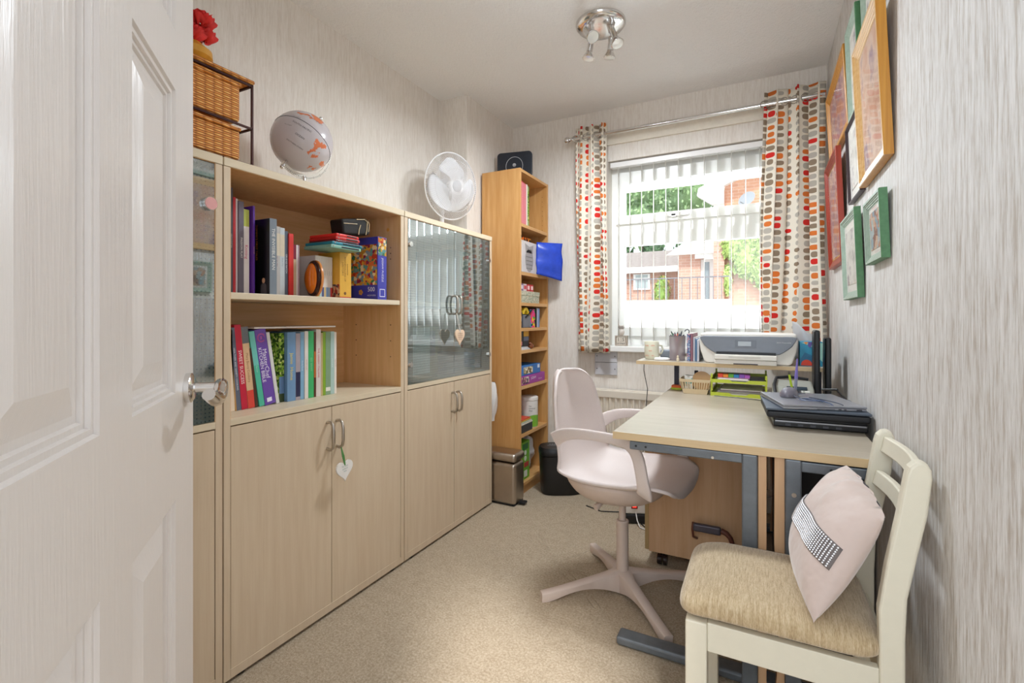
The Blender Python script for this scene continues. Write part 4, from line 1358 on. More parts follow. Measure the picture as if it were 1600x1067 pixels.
# sixth shelf: puzzle boxes
z = SHZ[5]
b = sbox('game_box', 'purple jigsaw box under the blue one in the tall bookcase', 'puzzle box', -1.52, fx + 0.004, 2.620, 2.985, z, z + 0.056, '#a03a98', [('picture', (fx + 0.0038, fx + 0.005, 2.64, 2.74, z + 0.008, z + 0.05), M_patches('kitten_art', ['#c9b0a0', '#8a5a6a', '#e0d4cc', '#4a3a5a'], 60))])
t = MB().text('JIGSAW', 0.022, (fx + 0.0046, 2.77, z + 0.034), (0, 1, 0), (0, 0, 1), thick=0)
t.text('1000 pieces', 0.012, (fx + 0.0046, 2.88, z + 0.02), (0, 1, 0), (0, 0, 1), thick=0)
t.build('lettering', C('#eadcec'), b)
b = sbox('game_box', 'blue jigsaw box with a small picture on top of the purple one', 'puzzle box', -1.52, fx - 0.004, 2.620, 2.93, z + 0.0565, z + 0.118, '#2f6fb4', [('picture', (fx - 0.0042, fx - 0.003, 2.68, 2.81, z + 0.066, z + 0.108), M_patches('cat_art', ['#c9b48a', '#8a6a4a', '#e6ddca', '#5a6a4a'], 60)), ('badge', (fx - 0.0042, fx - 0.003, 2.885, 2.915, z + 0.09, z + 0.112), '#dfe4ec')])
# seventh shelf: wipes tub, tray
z = SHZ[6]
b = thing('cleaning_tub', 'white tub of wipes with a green label in the tall bookcase', 'tub', (-1.362, 2.86, z))
MB().lathe([(0.0, 0.0), (0.058, 0.0), (0.06, 0.004), (0.06, 0.172), (0.062, 0.174), (0.062, 0.192), (0.055, 0.197), (0.0, 0.197)], T(-1.362, 2.86, z + 0.0005), 40).build('tub_body', C('#e6e3de'), b, smooth=True)
gl = MB()
n = 24
top = [Vector((-1.362 + 0.0608 * math.cos(a), 2.86 + 0.0608 * math.sin(a), z + 0.055 + 0.045 * i / n + 0.012 * math.sin(6 * i / n))) for i, a in enumerate([(-1.7 + 3.2 * i / n) for i in range(n + 1)])]
bot = [Vector((p.x, p.y, z + 0.006)) for p in top]
for i in range(n):
    gl.poly([bot[i], bot[i + 1], top[i + 1], top[i]])
gl.build('green_label', C('#7fb83a'), b)
t = MB()
a0 = -0.75
ct, st_ = math.cos(a0), math.sin(a0)
p0 = Vector((-1.362 + 0.0615 * ct, 2.86 + 0.0615 * st_, z + 0.14))
adv = Vector((-st_, ct, 0))
t.text('The', 0.012, p0 - adv * 0.025, adv, (0, 0, 1), thick=0.001)
t.text('Universal', 0.012, p0 - adv * 0.025 - Vector((0, 0, 0.015)), adv, (0, 0, 1), thick=0.001)
t.text('Wipe', 0.012, p0 - adv * 0.025 - Vector((0, 0, 0.03)), adv, (0, 0, 1), thick=0.001)
t.build('lettering', C('#3f4446'), b)
b = thing('letter_tray', 'small black tray with red and yellow papers in front of the white tub', 'tray', (-1.33, 2.70, z))
MB().box(-1.42, fx + 0.006, 2.622, 2.79, z + 0.0005, z + 0.05).build('tray_body', C('#1b1a1d', 0.3), b, bev=0.006)
for k, c in enumerate(('#d9cfc4', '#b8c4b0', '#c9a23a', '#cf4a30')):
    MB().box(-1.41, fx + 0.008 - 0.004 * k, 2.624, 2.786 - 0.004 * k, z + 0.052 + 0.008 * k, z + 0.0585 + 0.008 * k).build('paper_layer', C(c), b)
ybk('grey-violet spined notebook standing behind the white tub', 2.622, z, 0.05, 0.225, 0.1, '#8f8a9c', x=-1.43, group='books in the tall bookcase')
# bottom shelf
z = SHZ[7]
b = sbox('green_carton', 'bright green carton with white and red panels on the bottom shelf', 'carton', -1.44, fx - 0.012, 2.665, 2.78, z, z + 0.235, '#6fae2c',
         [('red_panel', (fx - 0.0122, fx - 0.011, 2.70, 2.765, z + 0.075, z + 0.105), '#b5302c'), ('barcode_panel', (fx - 0.0122, fx - 0.011, 2.70, 2.745, z + 0.015, z + 0.055), '#dfe0d4'), ('top_panel', (fx - 0.0122, fx - 0.011, 2.68, 2.76, z + 0.185, z + 0.222), '#2f6a34')])
rd = MB()
for k, zz_ in enumerate((0.13, 0.165)):
    rd.cyl((fx - 0.0122, 2.72, z + zz_), (fx - 0.0108, 2.72, z + zz_), 0.015, n=20)
rd.build('round_print', C('#d8dccb'), b)
b = thing('plastic_bag', 'crumpled white plastic bag at the top of the bottom bookcase compartment', 'bag', (-1.40, 2.86, z))
def wb(u, v):
    a, b_ = 2 * PI * u, PI * v
    rad = 0.062 * (1 + 0.14 * math.sin(5 * a + 3 * b_) + 0.1 * math.sin(9 * b_ + 2 * a))
    return Vector((-1.40 + rad * math.sin(b_) * math.cos(a), 2.855 + 1.25 * rad * math.sin(b_) * math.sin(a), z + 0.135 + rad * -1.9 * math.cos(b_)))
MB().grid(wb, 26, 16).build('bag_skin', C('#d3d0d2', 0.3), b, smooth=True, ang=80)
sbox('dark_bottle_box', 'dark narrow item at the left of the bottom shelf', 'bottle', -1.38, fx - 0.006, 2.622, 2.655, z, z + 0.19, '#22221c', bev=0.008)

# ------------------------------------------------------------------ bins
b = thing('pedal_bin', 'small brushed steel pedal bin between the cabinets and the tall bookcase', 'bin', (-1.35, 2.515, 0))
MB().box(-1.47, -1.255, 2.452, 2.582, 0.006, 0.245).build('bin_body', STEEL, b, bev=0.022, seg=5)
MB().box(-1.473, -1.252, 2.449, 2.585, 0.25, 0.300).build('lid', STEEL, b, bev=0.02, seg=5)
MB().box(-1.462, -1.263, 2.459, 2.575, 0.0, 0.012).build('base_ring', BLACKPL, b, bev=0.004)
MB().box(-1.263, -1.215, 2.495, 2.535, 0.008, 0.02).build('pedal', BLACKPL, b, bev=0.003)
b = thing('paper_shredder', 'black oval paper shredder bin in front of the tall bookcase', 'shredder', (-1.118, 2.815, 0), (0, 0, math.radians(30)))
def oval(w, d, z, n=40, p=3.0):
    r_ = []
    for i in range(n):
        a = 2 * PI * i / n
        c_, s_ = math.cos(a), math.sin(a)
        x = w / 2 * (abs(c_) ** (2 / p)) * (1 if c_ >= 0 else -1)
        y = d / 2 * (abs(s_) ** (2 / p)) * (1 if s_ >= 0 else -1)
        r_.append((x, y, z))
    return r_
SM = T(-1.118, 2.815, 0) @ rotm('Z', 30)
sb_ = MB().rings([[SM @ Vector(p) for p in oval(w_, d_, z_)] for w_, d_, z_ in ((0.235, 0.15, 0.0), (0.25, 0.165, 0.012), (0.262, 0.175, 0.12), (0.27, 0.18, 0.235))])
sb_.build('bin_body', BLACKPL, b, smooth=True)
sb_ = MB().rings([[SM @ Vector(p) for p in oval(w_, d_, z_)] for w_, d_, z_ in ((0.272, 0.182, 0.238), (0.278, 0.188, 0.245), (0.276, 0.186, 0.272), (0.258, 0.168, 0.286), (0.19, 0.10, 0.288))])
sb_.build('shredder_head', BLACKPL, b, smooth=True)
sl = MB().box(-0.085, 0.085, -0.006, 0.002, 0.2885, 0.2895, 0, SM)
for k in range(9):
    sl.box(-0.07 + 0.016 * k, -0.06 + 0.016 * k, 0.022, 0.030, 0.2885, 0.2893, 0, SM)
    sl.box(-0.07 + 0.014 * k, -0.064 + 0.014 * k, 0.010, 0.014, 0.2885, 0.2893, 0, SM)
sl.box(-0.02, 0.03, 0.036, 0.040, 0.2885, 0.2893, 0, SM)
sl.build('warning_print', C('#8d8d90'), b)
b = thing('plastic_bag', 'white plastic bag hanging in the gap behind the far cabinet end', 'bag', (-1.425, 2.50, 0.47))
def hb_(u, v):
    a = 2 * PI * u
    rad = 0.026 * (0.35 + 0.65 * math.sin(PI * min(1, v * 1.1 + 0.02)) ** 0.7) * (1 + 0.16 * math.sin(4 * a + 7 * v))
    return Vector((-1.425 + rad * math.cos(a), 2.495 + rad * 1.4 * math.sin(a), 0.70 - 0.23 * v))
MB().grid(hb_, 18, 16).build('bag_skin', C('#dcdad8', 0.35), b, smooth=True, ang=80)
MB().tube([(-1.425, 2.495, 0.69), (-1.50, 2.52, 0.72), (-1.559, 2.55, 0.735)], 0.002, 6).build('bag_handle', C('#dcdad8', 0.35), b)

# ------------------------------------------------------------------ curtain rod, curtains, blind
r = thing('curtain_rod', 'chrome curtain rod with a ball finial above the window', 'curtain rod', (-0.45, 2.95, 2.225))
MB().cyl((-1.09, 2.95, 2.233), (0.285, 2.95, 2.233), 0.0115, n=24).build('rod', CHROME, r, smooth=True)
MB().lathe([(0.011, 0), (0.014, 0.004), (0.014, 0.012), (0.009, 0.018), (0.012, 0.024)], T(-1.085, 2.95, 2.233) @ rotm('Y', -90), 24).ball((-1.128, 2.95, 2.233), 0.021).build('finial', CHROME, r, smooth=True)
for xx in (-1.065, 0.277):
    bk = MB().cyl((xx, 2.95, 2.218), (xx, 3.035, 2.218), 0.006).cyl((xx, 3.032, 2.218), (xx, 3.04, 2.218), 0.022)
    bk.build('bracket', CHROME, r, smooth=True)

def curtain(label, x0, x1, z0, z1, folds, amp, cloth, seed, skew=0.0, zl=None):
    r = thing('curtain', label, 'curtain', ((x0 + x1) / 2, 2.95, z0), group=None)
    n = folds * 16
    rnd = random.Random(seed)
    ph = [rnd.uniform(-0.35, 0.35) for _ in range(folds + 1)]
    def pos(u, v):
        # v 0 bottom .. 1 top
        k = u * folds
        a = 2 * PI * k / 1.0
        loose = 1 - v
        am = amp * (0.85 + 0.25 * math.sin(3.1 * k + seed) + 0.25 * loose * math.sin(1.7 * k + 2))
        xs = x0 + (x1 - x0) * u
        xs += 0.014 * math.sin(2 * a + 0.4) + loose * 0.018 * math.sin(2.3 * k + 3 * v + seed) + skew * loose * (1 - u)
        y = 2.95 + am * math.sin(a + 0.35 * loose * math.sin(2 * k + seed)) + 0.008 * math.sin(4 * k + 5 * v) * loose
        z = z0 + (z1 - z0) * v
        return Vector((xs, y, z))
    # arc length table at mid height for the printed pattern
    L = [0]
    N = 200
    for i in range(N):
        L.append(L[-1] + (pos((i + 1) / N, 0.5) - pos(i / N, 0.5)).length)
    def uv(u, v):
        t = u * N
        i = min(N - 1, int(t))
        return (L[i] + (L[i + 1] - L[i]) * (t - i) + seed * 1.3, (z1 - z0) * v)
    MB().grid(pos, n, 30, uv=uv).build('curtain_cloth', CURTAIN, r, smooth=True, solid=0.0015, ang=80)
    for i in range(folds):
        for s_ in (0.0, 0.5):
            u = (i + s_ + 0.001) / folds
            p = pos(u, 0.965)
            q = pos(u + 0.004, 0.965)
            d = (q - p).normalized()
            nrm = Vector((d.y, -d.x, 0))
            t1 = Vector((0, 0, 1))
            cpt = Vector((p.x, p.y, 2.233))
            rg = MB().tube([cpt + (d * math.cos(a * PI / 12) + t1 * math.sin(a * PI / 12)) * 0.021 for a in range(24)], 0.003, 6, closed=True)
            rg.build('eyelet', NICKEL, r, smooth=True)
    return r
curtain('narrow left curtain with a red, orange and taupe pebble print', -1.074, -0.868, 0.862, 2.300, 3, 0.026, 0.6, 1)
curtain('wide right curtain with a red, orange and taupe pebble print beside the picture frames', 0.002, 0.284, 0.872, 2.300, 3, 0.026, 0.9, 2, skew=-0.03)

r = thing('vertical_blind', 'white vertical slat blind hanging across the window', 'blind', (-0.32, 3.075, 0.93))
MB().box(WX0 + 0.012, WX1 - 0.01, 3.055, 3.095, 2.045, 2.078).build('head_rail', WHITEPL, r, bev=0.003)
k = 0
xx = -0.8255
while xx < WX1 - 0.03:
    ang = math.atan2(xx, 3.07) + 0.055
    dx, dy = math.sin(ang) , math.cos(ang)
    hw = 0.0385
    def sf(u, v, xx=xx, dx=dx, dy=dy):
        q = (u - 0.5) * 2
        cv = 0.0018 * (1 - q * q)
        return Vector((xx + dx * hw * q + cv * dy, 3.075 + dy * hw * q, 0.93 + 1.112 * v))
    sl = MB().grid(sf, 6, 2).build('slat', BLIND, r, smooth=True, solid=0.0008, ang=80)
    MB().box(-0.003, 0.003, -hw + 0.002, hw - 0.002, 0.915, 0.945, 0, T(xx, 3.075, 0) @ Matrix.Rotation(-ang, 4, 'Z')).build('bottom_weight', WHITEPL, sl)
    xx += 0.0737
    k += 1
ch = MB()
for yy in (3.038, 3.112):
    ch.tube([(-0.8255 + 0.0737 * (i / 4), yy, 0.925 - (0.006 if i % 4 == 2 else 0.003 if i % 4 else 0)) for i in range(4 * (k - 1) + 1)], 0.0009, 4)
ch.build('link_chain', WHITEPL, r)

# ------------------------------------------------------------------ radiator, access plates, cables
r = thing('radiator', 'cream fluted radiator on the wall under the window', 'radiator', (-0.5, 2.985, 0.12))
RAD = M_plain('radiator_enamel', '#e3d9ca', 0.4, var=0.01)
rd = MB()
x0, x1 = -0.985, 0.12
npan = 30
prof = []
for i in range(npan * 6 + 1):
    x = x0 + (x1 - x0) * i / (npan * 6)
    s_ = math.sin(2 * PI * i / 6)
    prof.append((x, 2.962 + 0.007 * max(-1, min(1, 1.8 * s_))))
for i in range(len(prof) - 1):
    a, b = prof[i], prof[i + 1]
    rd.poly([(a[0], a[1], 0.15), (b[0], b[1], 0.15), (b[0], b[1], 0.585), (a[0], a[1], 0.585)])
rd.build('fluted_panel', RAD, r, smooth=True)
MB().box(x0 - 0.004, x1 + 0.004, 2.952, 2.980, 0.583, 0.628).build('top_rail', RAD, r, bev=0.004)
MB().box(x0 - 0.004, x1 + 0.004, 2.952, 2.980, 0.12, 0.152).build('bottom_rail', RAD, r, bev=0.004)
MB().box(x0 - 0.004, x0 + 0.006, 2.956, 3.02, 0.13, 0.62).build('end_panel', RAD, r, bev=0.002)
gr = MB()
gr.box(x0, x1, 2.980, 3.028, 0.622, 0.63)
gr.build('top_grille', RAD, r)
MB().box(x0 + 0.1, x1 - 0.1, 3.0, 3.04, 0.3, 0.5).build('wall_bracket', RAD, r)
r = thing('access_plate', 'grey double blanking plate on the wall under the window sill', 'wall plate', (-0.893, 3.03, 0.715))
GP = C('#c3c2c6')
for z0, z1 in ((0.716, 0.795), (0.797, 0.876)):
    pl = MB().box(-0.967, -0.822, 3.027, 3.04, z0, z1).build('plate', GP, r, bev=0.003)
    sc_ = MB()
    for xx in (-0.952, -0.835):
        sc_.cyl((xx, 3.027, (z0 + z1) / 2), (xx, 3.0255, (z0 + z1) / 2), 0.0035, n=12)
    sc_.build('screws', C('#4b4b50'), pl)
BLK = BLACKPL
cb = MB().tube([(-0.56, 2.60, 0.848), (-0.565, 2.62, 0.80), (-0.56, 2.63, 0.76), (-0.55, 2.64, 0.70), (-0.56, 2.65, 0.60), (-0.55, 2.66, 0.45), (-0.60, 2.70, 0.30), (-0.55, 2.75, 0.12), (-0.62, 2.78, 0.006), (-0.66, 2.74, 0.004)], 0.0022, 6)
one('power_cable', cb, BLK, 'black wavy cable dropping from the left end of the raised shelf', 'cable', smooth=True)
cb = MB().tube([(-1.25, 3.02, 0.50), (-1.20, 3.0, 0.42), (-1.14, 3.0, 0.34), (-1.08, 2.98, 0.27), (-1.02, 2.97, 0.10), (-0.98, 2.95, 0.004)], 0.0025, 6)
one('power_cable', cb, BLK, 'black cable running down from the bookcase behind the shredder', 'cable', smooth=True)
cb = MB().tube([(-0.98, 3.0, 0.60), (-1.05, 3.0, 0.48), (-1.12, 3.0, 0.38), (-1.17, 2.99, 0.30), (-1.16, 2.97, 0.15), (-1.10, 2.965, 0.004)], 0.0025, 6)
one('power_cable', cb, BLK, 'black cable crossing the wall from the radiator towards the bookcase', 'cable', smooth=True)
cb = MB().tube([(-0.90, 2.66, 0.004), (-0.80, 2.62, 0.004), (-0.70, 2.66, 0.004), (-0.60, 2.60, 0.004), (-0.52, 2.50, 0.004), (-0.48, 2.45, 0.006)], 0.003, 6)
one('power_cable', cb, BLK, 'black cable lying on the carpet behind the swivel chair', 'cable', smooth=True)
r = thing('extension_socket', 'white extension socket with a glowing red switch under the desk', 'socket', (-0.60, 2.56, 0))
EM = T(-0.585, 2.56, 0) @ rotm('Z', 24)
MB().box(-0.075, 0.055, 0.0, 0.05, 0.05, 0.155, 0, EM).build('socket_body', WHITEPL, r, bev=0.006)
MB().box(-0.09, 0.10, -0.01, 0.06, 0.0, 0.048, 0, EM).build('base_block', BLACKPL, r, bev=0.01)
RS = NT('red_neon_switch')
RS.p.inputs['Base Color'].default_value = srgb('#d01818')
RS.p.inputs['Emission Color'].default_value = (1, 0.05, 0.03, 1)
RS.p.inputs['Emission Strength'].default_value = 1.5
MB().box(-0.033, 0.0, -0.003, 0.001, 0.078, 0.115, 0, EM).build('switch_surround', C('#8e1b1b'), r)
MB().box(-0.026, -0.007, -0.006, -0.002, 0.085, 0.108, 0, EM).build('red_switch', RS.mat, r, bev=0.001)
MB().box(-0.03, 0.002, -0.003, 0.001, 0.128, 0.14, 0, EM).build('socket_slot', C('#6a2226'), r)
wt = MB().tube([EM @ Vector(p) for p in ((-0.01, -0.004, 0.06), (-0.008, -0.03, 0.03), (0.0, -0.06, 0.006), (0.03, -0.09, 0.004))], 0.0028, 6)
wt.build('white_lead', WHITEPL, r, smooth=True)

# ------------------------------------------------------------------ desk
DX0, DX1, DY0, DY1, DZ = -0.424, 0.282, 1.516, 2.86, 0.72
r = thing('desk', 'light wood desk with a grey steel T-leg along the right wall', 'desk', (-0.07, 2.1, 0))
MB().box(DX0, DX1, DY0, DY1, DZ - 0.024, DZ).build('desk_top', DESKTOP, r, bev=0.002)
MB().box(DX0 - 0.0008, DX1 + 0.0008, DY0 - 0.0012, DY0, DZ - 0.0235, DZ - 0.001).build('edge_strip', DESKE, r)
for yy in (1.53, 2.70):
    lg = MB()
    lg.box(-0.372, -0.052, yy - 0.012, yy + 0.028, 0.668, 0.694)
    lg.build('top_beam', DGREY, r, bev=0.003)
    MB().box(0.092, 0.27, yy - 0.012, yy + 0.028, 0.664, 0.692).build('top_beam', DGREY, r, bev=0.003)
    MB().box(-0.053, -0.013, yy - 0.014, yy + 0.05, 0.03, 0.695).build('leg_column', DGREY, r, bev=0.004)
    MB().box(0.054, 0.093, yy - 0.014, yy + 0.05, 0.03, 0.695).build('leg_column', DGREY, r, bev=0.004)
    MB().box(-0.012, 0.009, yy - 0.004, yy + 0.06, 0.03, 0.695).build('wooden_cheek', PEDW, r, bev=0.001)
    ck_ = MB()
    ck_.prism([(0.0, 0.03), (0.022, 0.03), (0.022, 0.695), (-0.002, 0.695), (-0.003, 0.45), (0.002, 0.36), (0.012, 0.22)], frame_m((0.031, yy + 0.05, 0), (1, 0, 0), (0, 0, 1)), 0.05)
    ck_.build('wooden_cheek', PEDW, r)
    ft = MB().box(-0.43, 0.275, 1.60 - 0.028 + (yy - 1.53), 1.60 + 0.03 + (yy - 1.53), 0.004, 0.032)
    ft.build('foot', DGREY, r, bev=0.008, seg=3)
bt = MB()
for (a, zz_) in ((-0.352, 0.681), (-0.322, 0.681), (0.16, 0.678), (0.20, 0.678)):
    bt.cyl((a, 1.5185, zz_), (a, 1.517, zz_), 0.0035, n=12)
bt.build('screw_holes', C('#17181a'), r)
bt = MB().cyl((0.075, 1.5165, 0.60), (0.075, 1.513, 0.60), 0.006, n=16).cyl((-0.13, 1.519, 0.674), (-0.13, 1.516, 0.674), 0.004, n=12)
bt.build('bolts', NICKEL, r, smooth=True)
# raised shelf
SX0, SX1, SY0, SY1, SZ = -0.566, 0.250, 2.450, 2.80, 0.867
r = thing('raised_shelf', 'light wood raised shelf on dark posts above the back of the desk', 'shelf', (-0.16, 2.62, DZ))
MB().box(SX0, SX1, SY0, SY1, SZ - 0.018, SZ).build('shelf_board', DESKTOP, r, bev=0.0015)
MB().box(SX0 - 0.0006, SX1 + 0.0006, SY0 - 0.001, SY0, SZ - 0.0175, SZ - 0.001).build('edge_strip', DESKE, r)
for xx in (-0.395, 0.225):
    MB().box(xx - 0.011, xx + 0.011, 2.595, 2.62, DZ, SZ - 0.018).build('post', C('#2a2a3c', 0.4), r, bev=0.002)
# pedestal
r = thing('drawer_pedestal', 'light wood mobile pedestal on castors under the desk', 'pedestal', (-0.25, 2.35, 0))
MB().box(-0.445, -0.035, 2.162, 2.58, 0.058, 0.655).build('carcass', PEDW, r, bev=0.0015)
MB().box(-0.463, -0.4455, 2.165, 2.578, 0.062, 0.65).build('drawer_front', C('#b79b6c', 0.4), r, bev=0.002)
for (xx, yy) in ((-0.405, 2.19), (-0.405, 2.54), (-0.08, 2.19), (-0.08, 2.54)):
    cs = MB()
    cs.cyl((xx - 0.006, yy - 0.004, 0.0225), (xx + 0.012, yy - 0.004, 0.0225), 0.022, n=24)
    cs.cyl((xx + 0.02, yy - 0.004, 0.0225), (xx + 0.034, yy - 0.004, 0.0225), 0.022, n=24)
    cs.cyl((xx + 0.014, yy, 0.03), (xx + 0.014, yy, 0.063), 0.009, n=16)
    cs.build('castor', C('#2a1c1a', 0.25), r, smooth=True)
hm = MB()
hm.box(-0.256, -0.150, 2.108, 2.128, 0.203, 0.236)
ho = hm.build('pull_handle', C('#5b5660', 0.35, 0.4), r, bev=0.007, seg=3)
hk = MB()
hk.tube([(-0.150, 2.12, 0.222), (-0.130, 2.12, 0.214), (-0.115, 2.12, 0.198), (-0.108, 2.125, 0.17), (-0.108, 2.162, 0.155)], [0.011, 0.011, 0.010, 0.009, 0.008], 10)
hk.build('handle_arm', C('#6d4032', 0.4), ho, smooth=True)
hk = MB()
hk.tube([(-0.256, 2.12, 0.236), (-0.259, 2.12, 0.205), (-0.256, 2.125, 0.175), (-0.246, 2.162, 0.155)], 0.005, 8)
hk.build('handle_arm', C('#6d4032', 0.4), ho, smooth=True)

# black case under the desk
r = thing('computer_tower', 'tall black case standing in the dark under the right of the desk', 'computer', (0.17, 2.0, 0))
MB().box(0.035, 0.285, 1.78, 2.25, 0.01, 0.645).build('tower_case', C('#0c0c10', 0.45), r, bev=0.006)
MB().box(0.06, 0.26, 1.775, 1.78, 0.05, 0.60).build('front_panel', C('#17151c', 0.4), r, bev=0.003)
for xx in (0.06, 0.26):
    MB().box(xx - 0.015, xx + 0.015, 1.80, 2.23, 0.0, 0.011).build('foot', BLACKPL, r)

# ------------------------------------------------------------------ things on the raised shelf
TS = SZ + 0.0005
r = thing('printer', 'white and grey flatbed printer on the raised shelf', 'printer', (-0.065, 2.63, SZ))
PW = M_plain('printer_white', '#e4dfd6', 0.45, var=0.01)
PG = M_plain('printer_grey', '#777c85', 0.35, var=0.03)
px0, px1, py0, py1 = -0.272, 0.138, 2.475, 2.79
# white body: tapered towards the bottom
def rbx(x0, x1, y0, y1, z0, z1, tx0, tx1, m=0, n=8, rad=0.03):
    pass
bd = MB()
prof = [(px0 + 0.035, TS), (px0 + 0.022, TS + 0.01), (px0 + 0.006, TS + 0.06), (px0 + 0.0, TS + 0.105), (px0 + 0.004, TS + 0.122), (px1 - 0.004, TS + 0.122), (px1, TS + 0.105), (px1 - 0.006, TS + 0.06), (px1 - 0.022, TS + 0.01), (px1 - 0.035, TS)]
bd.prism([(x, z) for x, z in prof], frame_m((0, py1, 0), (1, 0, 0), (0, 0, 1)), py1 - py0)
bd.build('printer_body', PW, r, bev=0.006, seg=3)
# grey front fascia with a curved lower edge
fz1 = TS + 0.128
pts = []
for i in range(25):
    u = i / 24
    x = px0 + 0.006 + (px1 - px0 - 0.012) * u
    e = min(u, 1 - u)
    drop = 0.080 * min(1, (e / 0.16)) ** 0.62
    pts.append((x, fz1 - 0.014 - drop * 0.82))
pts += [(px1 - 0.004, fz1 - 0.004), (px1 - 0.02, fz1), (px0 + 0.02, fz1), (px0 + 0.004, fz1 - 0.004)]
fs = MB().prism(pts, frame_m((0, py0 + 0.04, 0), (1, 0, 0), (0, 0, 1)), 0.048)
fs.build('control_fascia', PG, r, bev=0.003)
MB().box(px0 + 0.004, px1 - 0.004, py0 + 0.02, py1, TS + 0.1225, TS + 0.140).build('scanner_lid', PW, r, bev=0.006, seg=3)
MB().box(-0.115, -0.028, py0 - 0.0095, py0 - 0.008, TS + 0.078, TS + 0.112).build('display_surround', C('#6a6f78', 0.3), r)
SCN = C('#a9afb4', 0.2)
MB().box(-0.102, -0.048, py0 - 0.0105, py0 - 0.0095, TS + 0.084, TS + 0.105).build('display', SCN, r)
t = MB().text('ENVY Photo 6230', 0.0075, (0.055, py0 - 0.009, TS + 0.102), (1, 0, 0), (0, 0, 1), thick=0.0005)
t.build('lettering', C('#d6d8dc'), r)
MB().box(-0.195, 0.052, py0 - 0.012, py0 + 0.03, TS + 0.044, TS + 0.056).build('output_slot', C('#15171c'), r)
tr = MB().box(-0.20, 0.055, py0 - 0.05, py0 + 0.03, TS + 0.022, TS + 0.044)
tr.build('output_tray', PW, r, bev=0.003)
tr = MB().box(-0.20, 0.055, py0 - 0.045, py0 + 0.03, TS, TS + 0.021)
to = tr.build('paper_tray', PW, r, bev=0.003)
MB().box(-0.12, -0.02, py0 - 0.0465, py0 - 0.045, TS + 0.001, TS + 0.006).build('tray_grip', C('#3b3034'), to)
MB().box(-0.14, -0.01, py0 - 0.051, py0 - 0.0495, TS + 0.032, TS + 0.040).build('tray_flap', C('#d2cdc4', 0.45), r, bev=0.0005)

r = thing('mug', 'pale mug with orange lettering on the left of the raised shelf', 'mug', (-0.515, 2.575, SZ))
MB().lathe([(0.001, 0.004), (0.030, 0.004), (0.030, 0.0), (0.034, 0.002), (0.0365, 0.02), (0.037, 0.088), (0.035, 0.091), (0.033, 0.088), (0.032, 0.03), (0.001, 0.012)], T(-0.515, 2.575, TS), 36).build('cup', C('#d6d2bc', 0.3), r, smooth=True)
MB().tube([(-0.488, 2.60, TS + 0.072), (-0.472, 2.615, TS + 0.068), (-0.466, 2.62, TS + 0.045), (-0.474, 2.613, TS + 0.026), (-0.49, 2.598, TS + 0.022)], 0.0045, 8).build('handle', C('#d6d2bc', 0.3), r, smooth=True)
t = MB()
for (dx, dz, wd) in ((-0.017, 0.072, 'keep'), (0.012, 0.072, 'calm'), (0.0, 0.045, 'and'), (-0.017, 0.02, 'carry'), (0.012, 0.02, 'on')):
    yy = 2.575 - math.sqrt(0.0376 ** 2 - dx ** 2)
    a = math.asin(dx / 0.0376)
    t.text(wd, 0.011, (-0.515 + dx, yy, TS + dz), (math.cos(a), math.sin(a), 0), (0, 0, 1), align='CENTER', thick=0.0006)
t.build('lettering', C('#d8612e'), r)
r = thing('charger_puck', 'flat white round charger beside the mug', 'charger', (-0.445, 2.52, SZ))
MB().lathe([(0.0, 0), (0.036, 0), (0.039, 0.004), (0.038, 0.010), (0.03, 0.012), (0, 0.012)], T(-0.455, 2.53, TS), 36).build('puck', WHITEPL, r, smooth=True)
r = thing('speaker', 'small grey rounded box behind the mug', 'speaker', (-0.455, 2.66, SZ))
MB().box(-0.485, -0.425, 2.64, 2.68, TS, TS + 0.045).build('speaker_body', C('#7b8089'), r, bev=0.01, seg=3)

r = thing('pen_holder', 'mesh pen pot full of pens on the raised shelf', 'pen pot', (-0.385, 2.56, SZ))
MESHM = M_glass('mesh_metal', (1, 1, 1, 1), 0.0, film=0.62, filmcol=srgb('#a79a9c'), ior=1.01)
mp = MB()
rings = [[Vector((-0.385 + rr2 * math.cos(2 * PI * j / 32), 2.56 + rr2 * math.sin(2 * PI * j / 32), TS + z)) for j in range(32)] for rr2, z in ((0.037, 0.002), (0.039, 0.122))]
mp.rings(rings, cap=False)
mp.build('mesh_wall', MESHM, r, smooth=True)
MB().tube([(-0.385 + 0.039 * math.cos(2 * PI * j / 32), 2.56 + 0.039 * math.sin(2 * PI * j / 32), TS + 0.122) for j in range(32)], 0.0018, 6, closed=True).build('rim', C('#7a7278'), r)
MB().cyl((-0.385, 2.56, TS), (-0.385, 2.56, TS + 0.003), 0.037, n=32).build('base', C('#7a7278'), r)
pcs = ['#5a6a62', '#3c3f4a', '#b8553a', '#8a8f98', '#d9d4cc', '#6f8f7a', '#a33a4a', '#4a5a8a', '#c9a23a']
for k, c in enumerate(pcs):
    a = 2 * PI * k / len(pcs) + 0.3
    b0 = Vector((-0.385 - 0.020 * math.cos(a), 2.56 - 0.020 * math.sin(a), TS + 0.005))
    b1 = Vector((-0.385 + 0.034 * math.cos(a), 2.56 + 0.034 * math.sin(a), TS + 0.13 + 0.018 * ((k * 7) % 4) / 3))
    names = ['dark green pen', 'charcoal pen', 'rust coloured pen', 'grey pen', 'white pen', 'sage green pen', 'crimson pen', 'blue pen', 'mustard pencil']
    pn = thing('pen', names[k] + ' standing in the mesh pen pot', 'pen', b0, group='pens in the mesh pot')
    MB().cyl(b0, b0 + (b1 - b0) * 0.93, 0.0036, n=8).build('barrel', C(c), pn, smooth=True)
    MB().cyl(b0 + (b1 - b0) * 0.93, b1, 0.0034, 0.001, n=8).build('tip', C('#2b2b2e'), pn, smooth=True)
